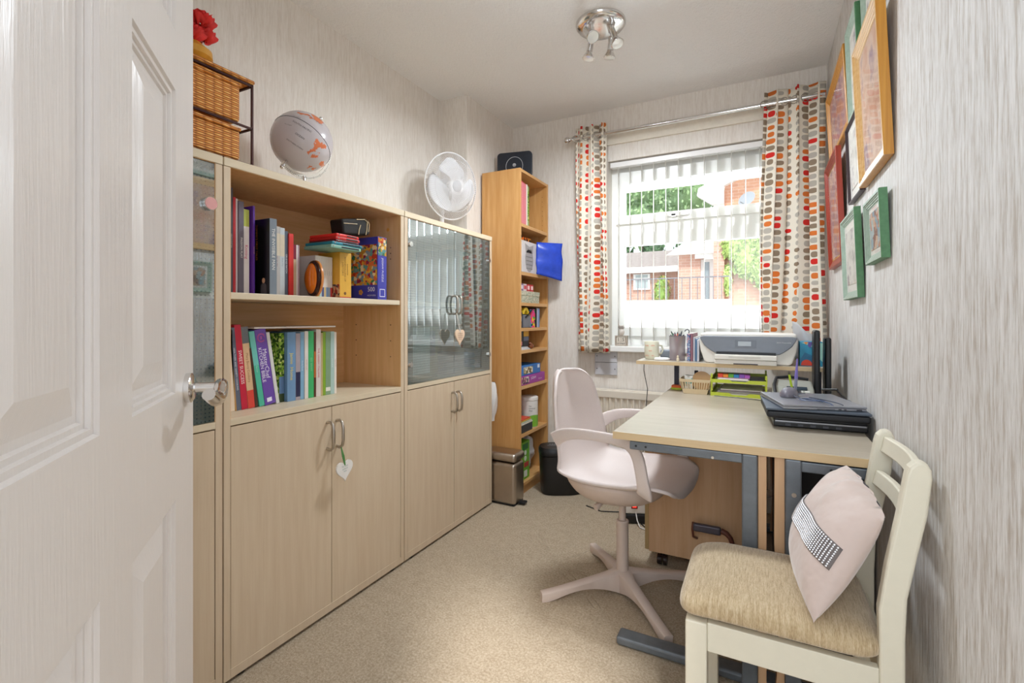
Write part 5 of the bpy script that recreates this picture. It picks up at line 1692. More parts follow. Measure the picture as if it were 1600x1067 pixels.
for k, (x, th, h, c, lb) in enumerate(((-0.334, 0.016, 0.135, '#6f7f9c', 'blue-grey speckled folder right of the mesh pen pot'), (-0.316, 0.010, 0.137, '#8d5f6c', 'maroon folder among the upright files by the printer'),
                               (-0.304, 0.008, 0.118, '#b9b9c4', 'pale grey folder among the upright files by the printer'), (-0.294, 0.006, 0.112, '#5f83a8', 'blue folder among the upright files by the printer'), (-0.286, 0.009, 0.105, '#c9c9d2', 'white folder nearest the printer'))):
    b = thing('folder', lb, 'folder', (x + th / 2, 2.6, SZ), (0, 0, 0), group='upright files beside the printer')
    MB().box(x, x + th, 2.52, 2.72, TS, TS + h).build('folder_cover', (M_patches('speckle', ['#6f7f9c', '#a9b4c8', '#4f5f8c', '#c98a8a'], 220) if k == 0 else C(c)), b, bev=0.001)
    MB().box(x + th * 0.2, x + th * 0.8, 2.5205, 2.716, TS + 0.003, TS + h + 0.001).build('folder_papers', PAPER, b)
b = thing('hook', 'small curled grey hook on top of the speckled folder', 'hook', (-0.325, 2.53, SZ + 0.135))
MB().tube([(-0.326, 2.53, TS + 0.136), (-0.324, 2.53, TS + 0.15), (-0.332, 2.53, TS + 0.157), (-0.342, 2.53, TS + 0.152), (-0.345, 2.53, TS + 0.146)], 0.0028, 8).build('hook_body', C('#5f6266'), b, smooth=True)
b = thing('figurine', 'tiny cream figurine in front of the pen pot', 'figurine', (-0.372, 2.49, SZ))
MB().lathe([(0.0, 0), (0.007, 0), (0.007, 0.012), (0.004, 0.017), (0.0055, 0.022), (0.003, 0.028), (0, 0.03)], T(-0.372, 2.49, TS), 16).build('figure', C('#d9cbb0'), b, smooth=True)

# picture, white bag and black files right of the printer
b = thing('patterned_box', 'teal, white and red patterned card box right of the printer', 'box', (0.18, 2.6, SZ))
MB().box(0.146, 0.232, 2.50, 2.60, TS, TS + 0.108).build('box_body', C('#2f8fb0'), b, bev=0.001)
art = [(frame_m((0, 2.4995, 0), (1, 0, 0), (0, 0, 1)), [(0.150, TS + 0.104), (0.232, TS + 0.104), (0.232, TS + 0.02), (0.214, TS + 0.04), (0.205, TS + 0.075), (0.185, TS + 0.09)], '#9fd0c4', 0.0004),
       (None, [(0.148, TS + 0.03), (0.165, TS + 0.06), (0.19, TS + 0.05), (0.212, TS + 0.02), (0.215, TS + 0.002), (0.148, TS + 0.002)], '#2a6f96', 0.0007),
       (None, [(0.150 + 0.022 * (1 + math.cos(a * PI / 8)) , TS + 0.003 + 0.026 * math.sin(a * PI / 8)) for a in range(9)], '#e0442a', 0.0010),
       (None, [(0.160, TS + 0.107), (0.178, TS + 0.107), (0.170, TS + 0.095)], '#e2873a', 0.0010), (None, [(0.178, TS + 0.107), (0.196, TS + 0.107), (0.186, TS + 0.08), (0.176, TS + 0.09)], '#5b4f96', 0.0012)]
for M0, pl, c, h in art:
    MB().prism(pl, art[0][0], h).build('printed_shape', C(c), b)
b = thing('plastic_bag', 'translucent white polythene bag sticking up behind the patterned card box', 'bag', (0.18, 2.66, SZ))
def wbg(u, v):
    return Vector((0.135 + 0.10 * u - 0.012 * v * (1 - u), 2.640 + 0.02 * math.sin(5 * u + 3 * v), TS + 0.02 + (0.178 - 0.085 * u) * v + 0.006 * math.sin(9 * u)))
MB().grid(wbg, 12, 12).build('bag_skin', M_translucent('polythene', '#e4e4e6', 0.5, 0.3), b, smooth=True, solid=0.001, ang=80)
for k, (x, y, z1, lb) in enumerate(((0.186, 2.33, 1.030, 'tall black upright panel standing on the desk before the shelf end'), (0.226, 2.34, 1.000, 'shorter black upright panel next to the right wall'))):
    b = thing('black_stand', lb, 'stand', (x, y, DZ), group=None)
    MB().box(x, x + 0.022, y, y + 0.10, DZ + 0.0005, z1).build('panel', C('#0e0e11', 0.4), b, bev=0.008, seg=3)
    MB().box(x - 0.004, x + 0.028, y - 0.004, y + 0.104, DZ + 0.0005, DZ + 0.02).build('foot', C('#0e0e11', 0.4), b, bev=0.003)

# on the window sill: owl calendar
ow = thing('owl_calendar', 'small wooden block calendar with an owl on the window sill', 'calendar', (-0.775, 3.03, 0.905))
OWC = C('#cbbeb0')
MB().box(-0.828, -0.752, 3.0, 3.035, 0.9055, 0.912).build('calendar_base', OWC, ow, bev=0.001)
fm = MB().box(-0.828, -0.822, 3.0, 3.03, 0.912, 0.964).box(-0.758, -0.752, 3.0, 3.03, 0.912, 0.964).box(-0.828, -0.752, 3.0, 3.035, 0.964, 0.970)
fm.build('calendar_frame', C('#b5a595'), ow)
for x, d in ((-0.819, '1'), (-0.789, '5')):
    cu = MB().box(x, x + 0.028, 3.002, 3.03, 0.9285, 0.9605).build('date_cube', C('#ddd2c4'), ow, bev=0.001)
    MB().text(d, 0.03, (x + 0.014, 3.0015, 0.9445), (1, 0, 0), (0, 0, 1), align='CENTER', thick=0.0003).build('numeral', C('#3a3430'), cu)
mo = MB().box(-0.820, -0.760, 3.002, 3.03, 0.9125, 0.927).build('month_block', C('#ddd2c4'), ow)
MB().text('SEPTEMBER', 0.0105, (-0.79, 3.0015, 0.9197), (1, 0, 0), (0, 0, 1), align='CENTER', thick=0.0003).build('month_name', C('#3a3430'), mo)
ob = MB().ball((-0.79, 3.018, 0.992), 0.0185, (1, 0.8, 1.25)).ball((-0.79, 3.018, 1.022), 0.0165, (1.12, 0.8, 0.85))
ob.prism([(-0.017, 0), (-0.010, 0), (-0.018, 0.011)], frame_m((-0.79, 3.02, 1.03), (1, 0, 0), (0, 0, 1)), 0.006)
ob.prism([(0.017, 0), (0.018, 0.011), (0.010, 0)], frame_m((-0.79, 3.02, 1.03), (1, 0, 0), (0, 0, 1)), 0.006)
ob.build('owl_body', C('#d6cdc4'), ow, smooth=True)
oe = MB()
for sx in (-0.0085, 0.0085):
    oe.tube([(-0.79 + sx + 0.0075 * math.cos(a * PI / 8), 3.004, 1.024 + 0.0075 * math.sin(a * PI / 8)) for a in range(16)], 0.0013, 5, closed=True)
    oe.cyl((-0.79 + sx, 3.006, 1.024), (-0.79 + sx, 3.003, 1.024), 0.0032, n=12)
oe.build('owl_eyes', C('#7d7068'), ow)

# ------------------------------------------------------------------ on the desk
r = thing('storage_basket', 'small cream slatted plastic basket holding craft bits on the desk', 'basket', (-0.283, 2.47, DZ))
BK = C('#e2cda8', 0.45)
bb0, bb1 = (-0.337, -0.233, 2.430, 2.530), (-0.356, -0.216, 2.418, 2.545)
def brim(t, ins=0):
    x0 = bb0[0] + (bb1[0] - bb0[0]) * t + ins
    x1 = bb0[1] + (bb1[1] - bb0[1]) * t - ins
    y0 = bb0[2] + (bb1[2] - bb0[2]) * t + ins
    y1 = bb0[3] + (bb1[3] - bb0[3]) * t - ins
    return x0, x1, y0, y1
def bring(t, z, ins=0):
    x0, x1, y0, y1 = brim(t, ins)
    return [Vector((x0, y0, z)), Vector((x1, y0, z)), Vector((x1, y1, z)), Vector((x0, y1, z))]
zb = DZ + 0.0005
k = MB()
k.rings([bring(0, zb), bring(0.35, zb + 0.024), bring(0.35, zb + 0.024, 0.002), bring(0, zb + 0.002, 0.002)], cap=True)
k.build('basket_base', BK, r)
k = MB().rings([bring(0.8, zb + 0.056), bring(1.0, zb + 0.07), bring(1.0, zb + 0.07, 0.003), bring(0.8, zb + 0.056, 0.003)], cap=False, closed=True)
k.build('basket_rim', BK, r)
k = MB()
x0, x1, y0, y1 = brim(0.35)
X0, X1, Y0_, Y1_ = brim(0.8)
for i in range(13):
    u = i / 12
    for (a, b) in (((x0 + (x1 - x0) * u, y0), (X0 + (X1 - X0) * u, Y0_)), ((x0 + (x1 - x0) * u, y1), (X0 + (X1 - X0) * u, Y1_)), ((x0, y0 + (y1 - y0) * u), (X0, Y0_ + (Y1_ - Y0_) * u)), ((x1, y0 + (y1 - y0) * u), (X1, Y0_ + (Y1_ - Y0_) * u))):
        k.cyl((a[0], a[1], zb + 0.023), (b[0], b[1], zb + 0.058), 0.0024, n=6)
k.build('basket_slats', BK, r)
r = thing('tape_roll', 'brown parcel tape roll standing in the cream basket', 'tape roll', (-0.262, 2.48, zb + 0.003))
TM = T(-0.258, 2.475, zb + 0.058) @ rotm('X', 80)
MB().lathe([(0.016, -0.02), (0.045, -0.02), (0.045, 0.02), (0.016, 0.02)], TM, 36).build('tape', C('#a8804c', 0.35), r, smooth=True)
r = thing('small_carton', 'small white and teal packet in the cream basket', 'packet', (-0.315, 2.47, zb + 0.003))
MB().box(-0.335, -0.298, 2.455, 2.50, zb + 0.004, zb + 0.082, 0, None).build('packet_body', M_patches('packet_print', ['#d9dcd8', '#3f9a94', '#b8b0a4', '#e2e0dc'], 80), r, bev=0.001)
r = thing('scissors', 'dark handled scissors standing in the cream basket', 'scissors', (-0.292, 2.51, zb + 0.003))
MB().cyl((-0.294, 2.515, zb + 0.006), (-0.289, 2.515, zb + 0.10), 0.004, 0.006, n=8).build('blade', C('#20202c'), r)
MB().box(-0.298, -0.280, 2.512, 2.519, zb + 0.085, zb + 0.104).build('handle', C('#20202c'), r, bev=0.003)
b = thing('note_pad', 'orange sticky-note pad on a lime base beside the shelf post', 'note pad', (-0.39, 2.58, DZ))
MB().box(-0.412, -0.362, 2.535, 2.585, zb, zb + 0.010).build('pad_base', C('#b9c83a'), b, bev=0.001)
MB().box(-0.410, -0.364, 2.537, 2.583, zb + 0.010, zb + 0.020).build('notes', C('#ee6a22'), b)

LIME = C('#c3cf3a', 0.4)
r = thing('letter_tray', 'two-tier lime green letter tray full of papers on the desk', 'letter tray', (-0.1, 2.5, DZ))
tx0, tx1, ty0, ty1 = -0.217, 0.018, 2.425, 2.70
for k in range(2):
    z0 = zb + 0.061 * k
    lt = MB()
    lt.box(tx0 + 0.004, tx1 - 0.004, ty0 + 0.004, ty1, z0 + 0.002, z0 + 0.006)
    lt.box(tx0, tx0 + 0.005, ty0, ty1, z0, z0 + 0.022)
    lt.box(tx1 - 0.005, tx1, ty0, ty1, z0, z0 + 0.022)
    lt.box(tx0, tx1, ty1 - 0.004, ty1, z0, z0 + 0.022)
    lt.prism([(tx0 + 0.005, z0), (tx1 - 0.005, z0), (tx1 - 0.005, z0 + 0.016), (-0.055, z0 + 0.016), (-0.068, z0 + 0.008), (-0.125, z0 + 0.008), (-0.138, z0 + 0.016), (tx0 + 0.005, z0 + 0.016)], frame_m((0, ty0 + 0.004, 0), (1, 0, 0), (0, 0, 1)), 0.004)
    lt.build('tray', LIME, r)
    for xx in (tx0 + 0.001, tx1 - 0.009):
        for yy in (ty0 + 0.002, ty1 - 0.012):
            MB().box(xx, xx + 0.008, yy, yy + 0.010, z0 + 0.0225, z0 + (0.061 if k == 0 else 0.040)).build('riser', LIME, r)
papers = [(0, 0.007, -0.195, 0.0, '#d8d2cc'), (0, 0.012, -0.192, 0.008, '#b8aaa4'), (0, 0.017, -0.188, 0.0, '#dcd8d4'), (0, 0.022, -0.18, -0.01, '#8a7a80'), (0, 0.027, -0.175, -0.002, '#e2dcd8'),
          (1, 0.007, -0.195, 0.005, '#8d96a0'), (1, 0.012, -0.19, -0.055, '#d8c9cc'), (1, 0.016, -0.185, -0.06, '#e4dfe0'), (1, 0.020, -0.188, -0.055, '#b88a9a')]
for k, (tier, dz, a, b_, c) in enumerate(papers):
    z0 = zb + 0.061 * tier + dz
    MB().box(a, b_, ty0 + 0.012 + 0.004 * (k % 3), 2.66, z0, z0 + 0.0042).build('paper_layer', C(c), r)
for k, c in enumerate(('#e2472a', '#ea8a2a', '#5fa83a', '#2f86c4', '#8a52b8', '#b45ac4')):
    MB().box(-0.186 + 0.0225 * k, -0.165 + 0.0225 * k, ty0 + 0.018, ty0 + 0.06, zb + 0.061 + 0.0245, zb + 0.061 + 0.040 - 0.002 * (k % 2)).build('index_tab', C(c), r)

# telephone / label maker
r = thing('telephone', 'grey desk telephone with a keypad under the raised shelf', 'telephone', (0.10, 2.27, DZ))
PH = C('#9c9c92', 0.4)
pm = MB()
sec = [(2.16, 0.02), (2.17, 0.045), (2.24, 0.085), (2.33, 0.100), (2.39, 0.09), (2.40, 0.02), (2.40, 0.0), (2.16, 0.0)]
pm.prism([(y, zb + z) for y, z in sec], frame_m((0.035, 0, 0), (0, 1, 0), (0, 0, 1)), 0.145)
pm.build('phone_body', PH, r, bev=0.012, seg=4)
sl = math.atan2(0.040, 0.07)
KM = T(0.115, 2.205, zb + 0.067) @ Matrix.Rotation(sl, 4, 'X')
ky = MB()
for i in range(4):
    for j in range(3):
        ky.box(-0.035 + 0.022 * i, -0.019 + 0.022 * i, -0.03 + 0.014 * j, -0.020 + 0.014 * j, 0.0, 0.004, 0, KM)
ky.build('keypad', C('#c9c9c2'), r)
MB().box(-0.03, 0.04, 0.016, 0.034, 0.0, 0.003, 0, KM).build('display', C('#2a3a44', 0.2), r)
MB().tube([(0.045, 2.17, zb + 0.055), (0.040, 2.22, zb + 0.092), (0.050, 2.33, zb + 0.108), (0.10, 2.385, zb + 0.108), (0.17, 2.39, zb + 0.10)], 0.006, 8).build('dark_trim', C('#1d1d22'), r, smooth=True)

# laptops
r = thing('laptop', 'thick old black laptop, lowest of the stack by the right wall', 'laptop', (0.15, 1.95, DZ), (0, 0, 0), group='laptops stacked on the desk')
LB = C('#17171b', 0.3)
LMx = T(0.150, 1.945, zb) @ rotm('Z', 3)
MB().box(-0.125, 0.135, -0.115, 0.125, 0.002, 0.020, 0, LMx).build('laptop_base', LB, r, bev=0.004, seg=3)
MB().box(-0.123, 0.133, -0.113, 0.123, 0.0215, 0.033, 0, LMx).build('laptop_lid', LB, r, bev=0.004, seg=3)
MB().box(-0.12, 0.13, -0.1158, -0.1145, 0.0185, 0.0225, 0, LMx).build('silver_edge', C('#a9aab0', 0.3, 0.6), r)
pt = MB()
for i in range(5):
    pt.box(-0.09 + 0.035 * i, -0.075 + 0.035 * i, -0.1165, -0.115, 0.007, 0.013, 0, LMx)
pt.build('ports', C('#4a4b52'), r)
r = thing('laptop_case', 'black laptop sleeve with a slate top lying between the two laptops', 'laptop case', (0.14, 1.93, zb + 0.034), (0, 0, 0))
LM2 = T(0.140, 1.935, zb + 0.0345) @ rotm('Z', 4)
MB().box(-0.138, 0.145, -0.135, 0.145, 0.0, 0.024, 0, LM2).build('case_body', C('#15161c', 0.5), r, bev=0.008, seg=3)
MB().box(-0.140, 0.147, -0.138, 0.148, 0.0245, 0.032, 0, LM2).build('case_flap', C('#4a5360', 0.5), r, bev=0.003)
LM3 = T(0.140, 1.945, zb + 0.0675) @ rotm('Z', 14)
r = thing('laptop', 'slim silver laptop, topmost of the stack, with a mouse on it', 'laptop', LM3.translation, (0, 0, 0), group='laptops stacked on the desk')
SV = C('#9fa1a9', 0.3, 0.55)
MB().box(-0.118, 0.118, -0.135, 0.135, 0.0, 0.008, 0, LM3).build('laptop_base', SV, r, bev=0.002)
MB().box(-0.119, 0.119, -0.136, 0.136, 0.0088, 0.0148, 0, LM3).build('laptop_lid', SV, r, bev=0.002)
pt = MB().box(-0.02, 0.03, -0.1355, -0.1345, 0.003, 0.0045, 0, LM3).box(0.04, 0.048, -0.1355, -0.1345, 0.002, 0.006, 0, LM3).box(0.055, 0.062, -0.1355, -0.1345, 0.002, 0.006, 0, LM3).box(0.09, 0.105, -0.1355, -0.1345, 0.002, 0.006, 0, LM3)
pt.build('ports', C('#2b2b30'), r)
mz = zb + 0.0675 + 0.0155
r = thing('computer_mouse', 'grey computer mouse with a pinkish side on the silver laptop', 'mouse', (0.080, 1.975, mz), (0, 0, 0.5))
mo = MB()
MMx = T(0.083, 1.975, mz) @ rotm('Z', -15)
def mf(u, v):
    a = 2 * PI * u
    b_ = PI / 2 * v
    x = 0.027 * math.cos(b_) ** 0.75 * math.cos(a) * (1 + 0.05 * math.cos(2 * a)) if v < 1 else 0
    y = 0.047 * math.cos(b_) ** 0.75 * math.sin(a) if v < 1 else 0
    return MMx @ Vector((x, y, 0.001 + 0.030 * math.sin(b_)))
mo.grid(mf, 28, 10)
mo.build('mouse_shell', C('#6e6a74', 0.4), r, smooth=True, ang=80)
MB().box(-0.0255, -0.0215, -0.02, 0.02, 0.006, 0.014, 0, MMx).build('side_grip', C('#a06a70'), r, bev=0.002)
MB().cyl(MMx @ Vector((-0.002, 0.026, 0.024)), MMx @ Vector((0.002, 0.026, 0.024)), 0.006, n=16).build('scroll_wheel', C('#27272b'), r)
pts = []
for i in range(60):
    t = i / 59
    x = 0.092 + 0.03 * math.sin(4.5 * PI * t) + 0.10 * t
    y = 1.99 - 0.16 * t + 0.045 * math.sin(3 * PI * t + 0.4)
    pts.append((x, y, mz + 0.003 + 0.006 * abs(math.sin(6 * t))))
cb = MB().tube(pts, 0.0016, 6)
cb.build('mouse_cable', C('#3d4458', 0.4), r, smooth=True)
cb = MB().tube([(0.14 + 0.032 * math.cos(a * PI / 12) * (1 + 0.1 * math.sin(a)), 1.865 + 0.038 * math.sin(a * PI / 12), mz + 0.003 + 0.0004 * a) for a in range(22)] + [(0.19, 1.84, mz + 0.004), (0.20, 1.83, mz - 0.002)], 0.0018, 6)
cb.build('coiled_cable', C('#5c6a88', 0.4), r, smooth=True)
cb = MB().tube([(0.24, 2.10, zb + 0.1), (0.20, 2.16, zb + 0.09), (0.25, 2.20, zb + 0.085), (0.27, 2.14, zb + 0.06), (0.272, 2.12, zb + 0.004)], 0.004, 6)
one('charger_cable', cb, BLACKPL, 'thick black cable bundle behind the laptops against the right wall', 'cable', smooth=True)
cb = MB().tube([(-0.20, 2.41, zb + 0.002), (-0.10, 2.395, zb + 0.002), (0.0, 2.36, zb + 0.002), (0.05, 2.30, zb + 0.002), (0.02, 2.20, zb + 0.002)], 0.0018, 6)
one('power_cable', cb, BLACKPL, 'thin black cable on the desk in front of the lime letter tray', 'cable', smooth=True)
# pencil cup behind the mouse
r = thing('pencil_cup', 'small grey cup behind the mouse', 'cup', (0.108, 2.125, DZ))
MB().lathe([(0.0, 0), (0.019, 0), (0.021, 0.085), (0.019, 0.085), (0.017, 0.004), (0, 0.004)], T(0.108, 2.125, zb), 24).build('cup_body', C('#55565c'), r, smooth=True)
pn = thing('pencil', 'lime green pencil leaning left in the small grey cup', 'pencil', (0.113, 2.122, zb + 0.005))
MB().cyl((0.113, 2.122, zb + 0.006), (0.089, 2.118, zb + 0.145), 0.004, n=6).build('barrel', C('#b6cf2a'), pn)
MB().cyl((0.089, 2.118, zb + 0.145), (0.0865, 2.118, zb + 0.160), 0.004, 0.0006, n=6).build('tip', C('#3a3a30'), pn)
pn = thing('pen', 'purple capped pen upright in the small grey cup', 'pen', (0.103, 2.128, zb + 0.005))
MB().cyl((0.105, 2.128, zb + 0.006), (0.112, 2.128, zb + 0.13), 0.0055, n=12).build('barrel', C('#8d8fa6'), pn, smooth=True)
MB().cyl((0.112, 2.128, zb + 0.13), (0.116, 2.128, zb + 0.205), 0.0062, 0.0022, n=12).build('cap', C('#7b6bb8'), pn, smooth=True)

# ------------------------------------------------------------------ swivel chair
CX, CY = -0.495, 1.905
r = thing('swivel_chair', 'pale pinkish white plastic swivel armchair with a four-star foot at the desk', 'office chair', (CX, CY, 0))
PINK = M_plain('chair_plastic', '#ddd0cb', 0.5, var=0.02, vscale=220)
PINK2 = M_plain('chair_base_plastic', '#cfbdb2', 0.5, var=0.02)
CHM = T(CX, CY, 0) @ rotm('Z', -8)
def smoothstep(a, b, x):
    t = max(0, min(1, (x - a) / (b - a)))
    return t * t * (3 - 2 * t)
spine = [(0.252, 0.436, 0.10), (0.250, 0.452, 0.155), (0.235, 0.462, 0.190), (0.17, 0.463, 0.222), (0.08, 0.447, 0.235), (-0.03, 0.440, 0.238), (-0.12, 0.447, 0.235), (-0.185, 0.475, 0.228), (-0.222, 0.53, 0.218), (-0.243, 0.60, 0.210), (-0.258, 0.68, 0.198), (-0.272, 0.76, 0.180), (-0.280, 0.82, 0.150), (-0.284, 0.850, 0.105), (-0.285, 0.858, 0.06)]
def spl(t):
    n = len(spine) - 1
    f = t * n
    i = min(n - 1, int(f))
    f -= i
    p0, p1, p2, p3 = spine[max(i - 1, 0)], spine[i], spine[i + 1], spine[min(i + 2, n)]
    return [0.5 * (2 * b + (c - a) * f + (2 * a - 5 * b + 4 * c - d) * f * f + (3 * b - a - 3 * c + d) * f ** 3) for a, b, c, d in zip(p0, p1, p2, p3)]
def shell(u, v):
    x, z, w = spl(v)
    q = (u - 0.5) * 2
    y = w * q
    back = smoothstep(0.42, 0.62, v)
    up = (1 - back) * 0.048 * abs(q) ** 3.2 * (0.25 + 0.75 * smoothstep(0.0, 0.3, v))
    fwd = back * 0.070 * abs(q) ** 2.2 * (1 - 0.35 * smoothstep(0.8, 1, v))
    return CHM @ Vector((x + fwd, y, z + up))
MB().grid(shell, 26, 44).build('seat_shell', PINK, r, smooth=True, solid=0.011, ang=80)
sk = MB()
def skirt(u, v):
    a = 2 * PI * u
    w = (1.0, 0.93, 0.72, 0.5)[0]
    k = 1 - 0.42 * v ** 1.6
    x = 0.0 + (0.205 if math.cos(a) > 0 else 0.225) * math.cos(a) * k
    y = 0.205 * math.sin(a) * k
    z = 0.444 + (0.026 * abs(math.sin(a)) ** 3 + 0.012 * max(0, math.cos(a)) + 0.03 * max(0, -math.cos(a)) ** 3) * (1 - v) - 0.062 * math.sin(v * PI / 2)
    return CHM @ Vector((x * 0.94 - 0.01, y * 1.06, z))
sk.grid(skirt, 36, 8)
sk.build('under_seat_cover', PINK2, r, smooth=True, solid=0.004, ang=80)
MB().cyl(CHM @ Vector((0, 0, 0.376)), CHM @ Vector((0, 0, 0.386)), 0.115, n=36).build('seat_plate', PINK2, r, smooth=True)
for sg in (-1, 1):
    path = [(-0.185, 0.212, 0.615), (-0.14, 0.226, 0.645), (-0.08, 0.238, 0.658), (0.0, 0.246, 0.662), (0.08, 0.250, 0.662), (0.128, 0.250, 0.652), (0.156, 0.248, 0.622), (0.165, 0.244, 0.575), (0.170, 0.236, 0.525), (0.172, 0.222, 0.485), (0.165, 0.206, 0.470)]
    wid = [0.030, 0.024, 0.020, 0.018, 0.018, 0.019, 0.021, 0.021, 0.021, 0.025, 0.030]
    fin = []
    for i in range(len(path) - 1):
        for k in range(4):
            f = k / 4
            fin.append((tuple(path[i][j] + (path[i + 1][j] - path[i][j]) * f for j in range(3)), wid[i] + (wid[i + 1] - wid[i]) * f))
    fin.append((path[-1], wid[-1]))
    # smooth the path
    P_ = [Vector(p) for p, w_ in fin]
    for _ in range(6):
        P_ = [P_[0]] + [(P_[i - 1] + P_[i] * 2 + P_[i + 1]) / 4 for i in range(1, len(P_) - 1)] + [P_[-1]]
    ar = MB()
    rings = []
    for i, p in enumerate(P_):
        t = (P_[min(i + 1, len(P_) - 1)] - P_[max(i - 1, 0)]).normalized()
        sd = Vector((0, 1, 0))
        sd = (sd - t * sd.dot(t)).normalized()
        up = t.cross(sd)
        w_ = fin[i][1]
        th = 0.0085
        rr2 = []
        for a in range(16):
            ca, sa = math.cos(2 * PI * a / 16), math.sin(2 * PI * a / 16)
            e1 = th * (abs(ca) ** 0.6) * (1 if ca >= 0 else -1)
            e2 = w_ * (abs(sa) ** 0.6) * (1 if sa >= 0 else -1)
            q = p + sd * e1 + up * e2
            rr2.append(CHM @ Vector((q.x, sg * q.y, q.z)))
        rings.append(rr2)
    ar.rings(rings)
    ar.build('armrest', PINK, r, smooth=True, ang=80)
cm = MB().cyl((CX, CY, 0.255), (CX, CY, 0.385), 0.0135, n=24)
cm.build('gas_column', PINK2, r, smooth=True)
cm = MB().lathe([(0.0, 0.06), (0.0235, 0.06), (0.0235, 0.268), (0.0245, 0.270), (0.0245, 0.278), (0.021, 0.281), (0.0, 0.281)], T(CX, CY, 0), 32)
cm.build('column_sleeve', PINK2, r, smooth=True)
lv = MB().tube([CHM @ Vector(p) for p in ((-0.02, -0.05, 0.385), (-0.035, -0.10, 0.378), (-0.05, -0.14, 0.36))], [0.006, 0.008, 0.013], 10)
lv.build('height_lever', PINK2, r, smooth=True)
hubz = 0.060
angs = [math.radians(a) for a in (220, 311, 40, 128)]
for a in angs:
    L = 0.335
    ux_, uy_ = math.cos(a), math.sin(a)
    lg = MB()
    rings = []
    for i in range(13):
        t = i / 12
        d = 0.012 + (L - 0.012) * t
        top = 0.034 + 0.052 * (1 - t) ** 1.2
        bot = 0.0005 + (0.030 * math.sin(PI * min(1, t * 1.12)) if t < 0.9 else 0.0)
        bot = min(bot, top - 0.014)
        hw_ = 0.0215 * (1 - t) + 0.0165 * t + 0.010 * max(0, 1 - t * 6)
        c0 = Vector((CX + ux_ * d, CY + uy_ * d, 0))
        n_ = Vector((-uy_, ux_, 0))
        rings.append([c0 + n_ * s1 * hw_ * k1 + Vector((0, 0, z_)) for s1, k1, z_ in ((-1, 0.85, bot), (1, 0.85, bot), (1, 1, top - 0.005), (1, 0.75, top), (-1, 0.75, top), (-1, 1, top - 0.005))])
    lg.rings(rings)
    lg.build('star_foot', PINK2, r, smooth=True, ang=50)
MB().cyl((CX, CY, 0.012), (CX, CY, 0.078), 0.032, 0.029, n=32).build('foot_hub', PINK2, r, smooth=True)

# ------------------------------------------------------------------ dining chair
r = thing('dining_chair', 'cream painted wooden chair with a beige padded seat in the near right corner', 'chair', (0.04, 1.34, 0))
CRM = M_plain('cream_paint', '#e2dcc9', 0.42, var=0.015)
def post(y0, y1):
    out = [(0.205, 0.0), (0.205, 0.44), (0.204, 0.50), (0.217, 0.595), (0.236, 0.70), (0.2475, 0.775), (0.252, 0.79), (0.262, 0.801), (0.272, 0.804), (0.281, 0.799), (0.287, 0.787), (0.288, 0.77), (0.281, 0.70), (0.266, 0.62), (0.250, 0.53), (0.247, 0.45), (0.247, 0.0)]
    return MB().prism(out, frame_m((0, y1, 0), (1, 0, 0), (0, 0, 1)), y1 - y0)
post(1.186, 1.216).build('leg', CRM, r, bev=0.006, seg=3)
post(1.482, 1.512).build('leg', CRM, r, bev=0.006, seg=3)
for (z0, z1, xc0) in ((0.750, 0.788, 0.262), (0.668, 0.704, 0.246)):
    rl = MB()
    rings = []
    for i in range(15):
        t = i / 14
        y = 1.205 + 0.29 * t
        b_ = 0.016 * math.sin(PI * t)
        lean = 0.008
        rings.append([Vector((xc0 + b_ - 0.007, y, z0)), Vector((xc0 + b_ + 0.007, y, z0)), Vector((xc0 + b_ + 0.007 + lean, y, z1)), Vector((xc0 + b_ - 0.007 + lean, y, z1))])
    rl.rings(rings)
    rl.build('back_rail', CRM, r, bev=0.003, seg=2, smooth=True, ang=50)
for y0 in (1.178, 1.478):
    MB().box(-0.160, -0.113, y0, y0 + 0.036, 0, 0.384).build('leg', CRM, r, bev=0.004)
ap = MB()
MB().box(-0.113, 0.205, 1.186, 1.206, 0.318, 0.384).build('apron', CRM, r, bev=0.002)
MB().box(-0.113, 0.205, 1.488, 1.508, 0.318, 0.384).build('apron', CRM, r, bev=0.002)
MB().box(-0.155, -0.135, 1.214, 1.478, 0.318, 0.384).build('apron', CRM, r, bev=0.002)
MB().box(0.212, 0.232, 1.216, 1.482, 0.318, 0.384).build('apron', CRM, r, bev=0.002)
MB().box(0.206, 0.232, 1.216, 1.482, 0.384, 0.392).build('seat_board', CRM, r)
CHN = NT('chenille')
v = CHN.coord((110, 12, 12))
a_ = CHN.noise(v, 2.2, 4, 0.65)
b_ = CHN.noise(CHN.coord((300, 50, 50)), 3, 2)
f_ = CHN.math('ADD', CHN.math('MULTIPLY', a_, 0.6), CHN.math('MULTIPLY', b_, 0.4))
CHN.l(CHN.ramp(f_, [(0.36, '#a88e69'), (0.5, '#c4ad88'), (0.64, '#d6c3a3')]), CHN.p.inputs['Base Color'])
CHN.p.inputs['Roughness'].default_value = 0.9
CHN.p.inputs['Sheen Weight'].default_value = 0.4
CHN.bump(f_, 0.7, 0.003)
def cush(u, v):
    # super-ellipsoid cushion
    a = 2 * PI * u
    b = PI * (v - 0.5)
    def sp_(c, e):
        return (abs(c) ** e) * (1 if c >= 0 else -1)
    cx = sp_(math.cos(b), 0.35) * sp_(math.cos(a), 0.24)
    cy = sp_(math.cos(b), 0.35) * sp_(math.sin(a), 0.24)
    cz = sp_(math.sin(b), 0.75)
    x = 0.0185 + 0.197 * cx
    y = 1.341 + 0.172 * cy
    z = 0.419 + 0.031 * cz
    z += 0.010 * (1 - cx * cx) * (1 - cy * cy) * (1 if cz > 0 else 0)
    if cx < -0.6:
        z -= 0.010 * ((-cx - 0.6) / 0.4)
    return Vector((x, y, max(z, 0.3855)))
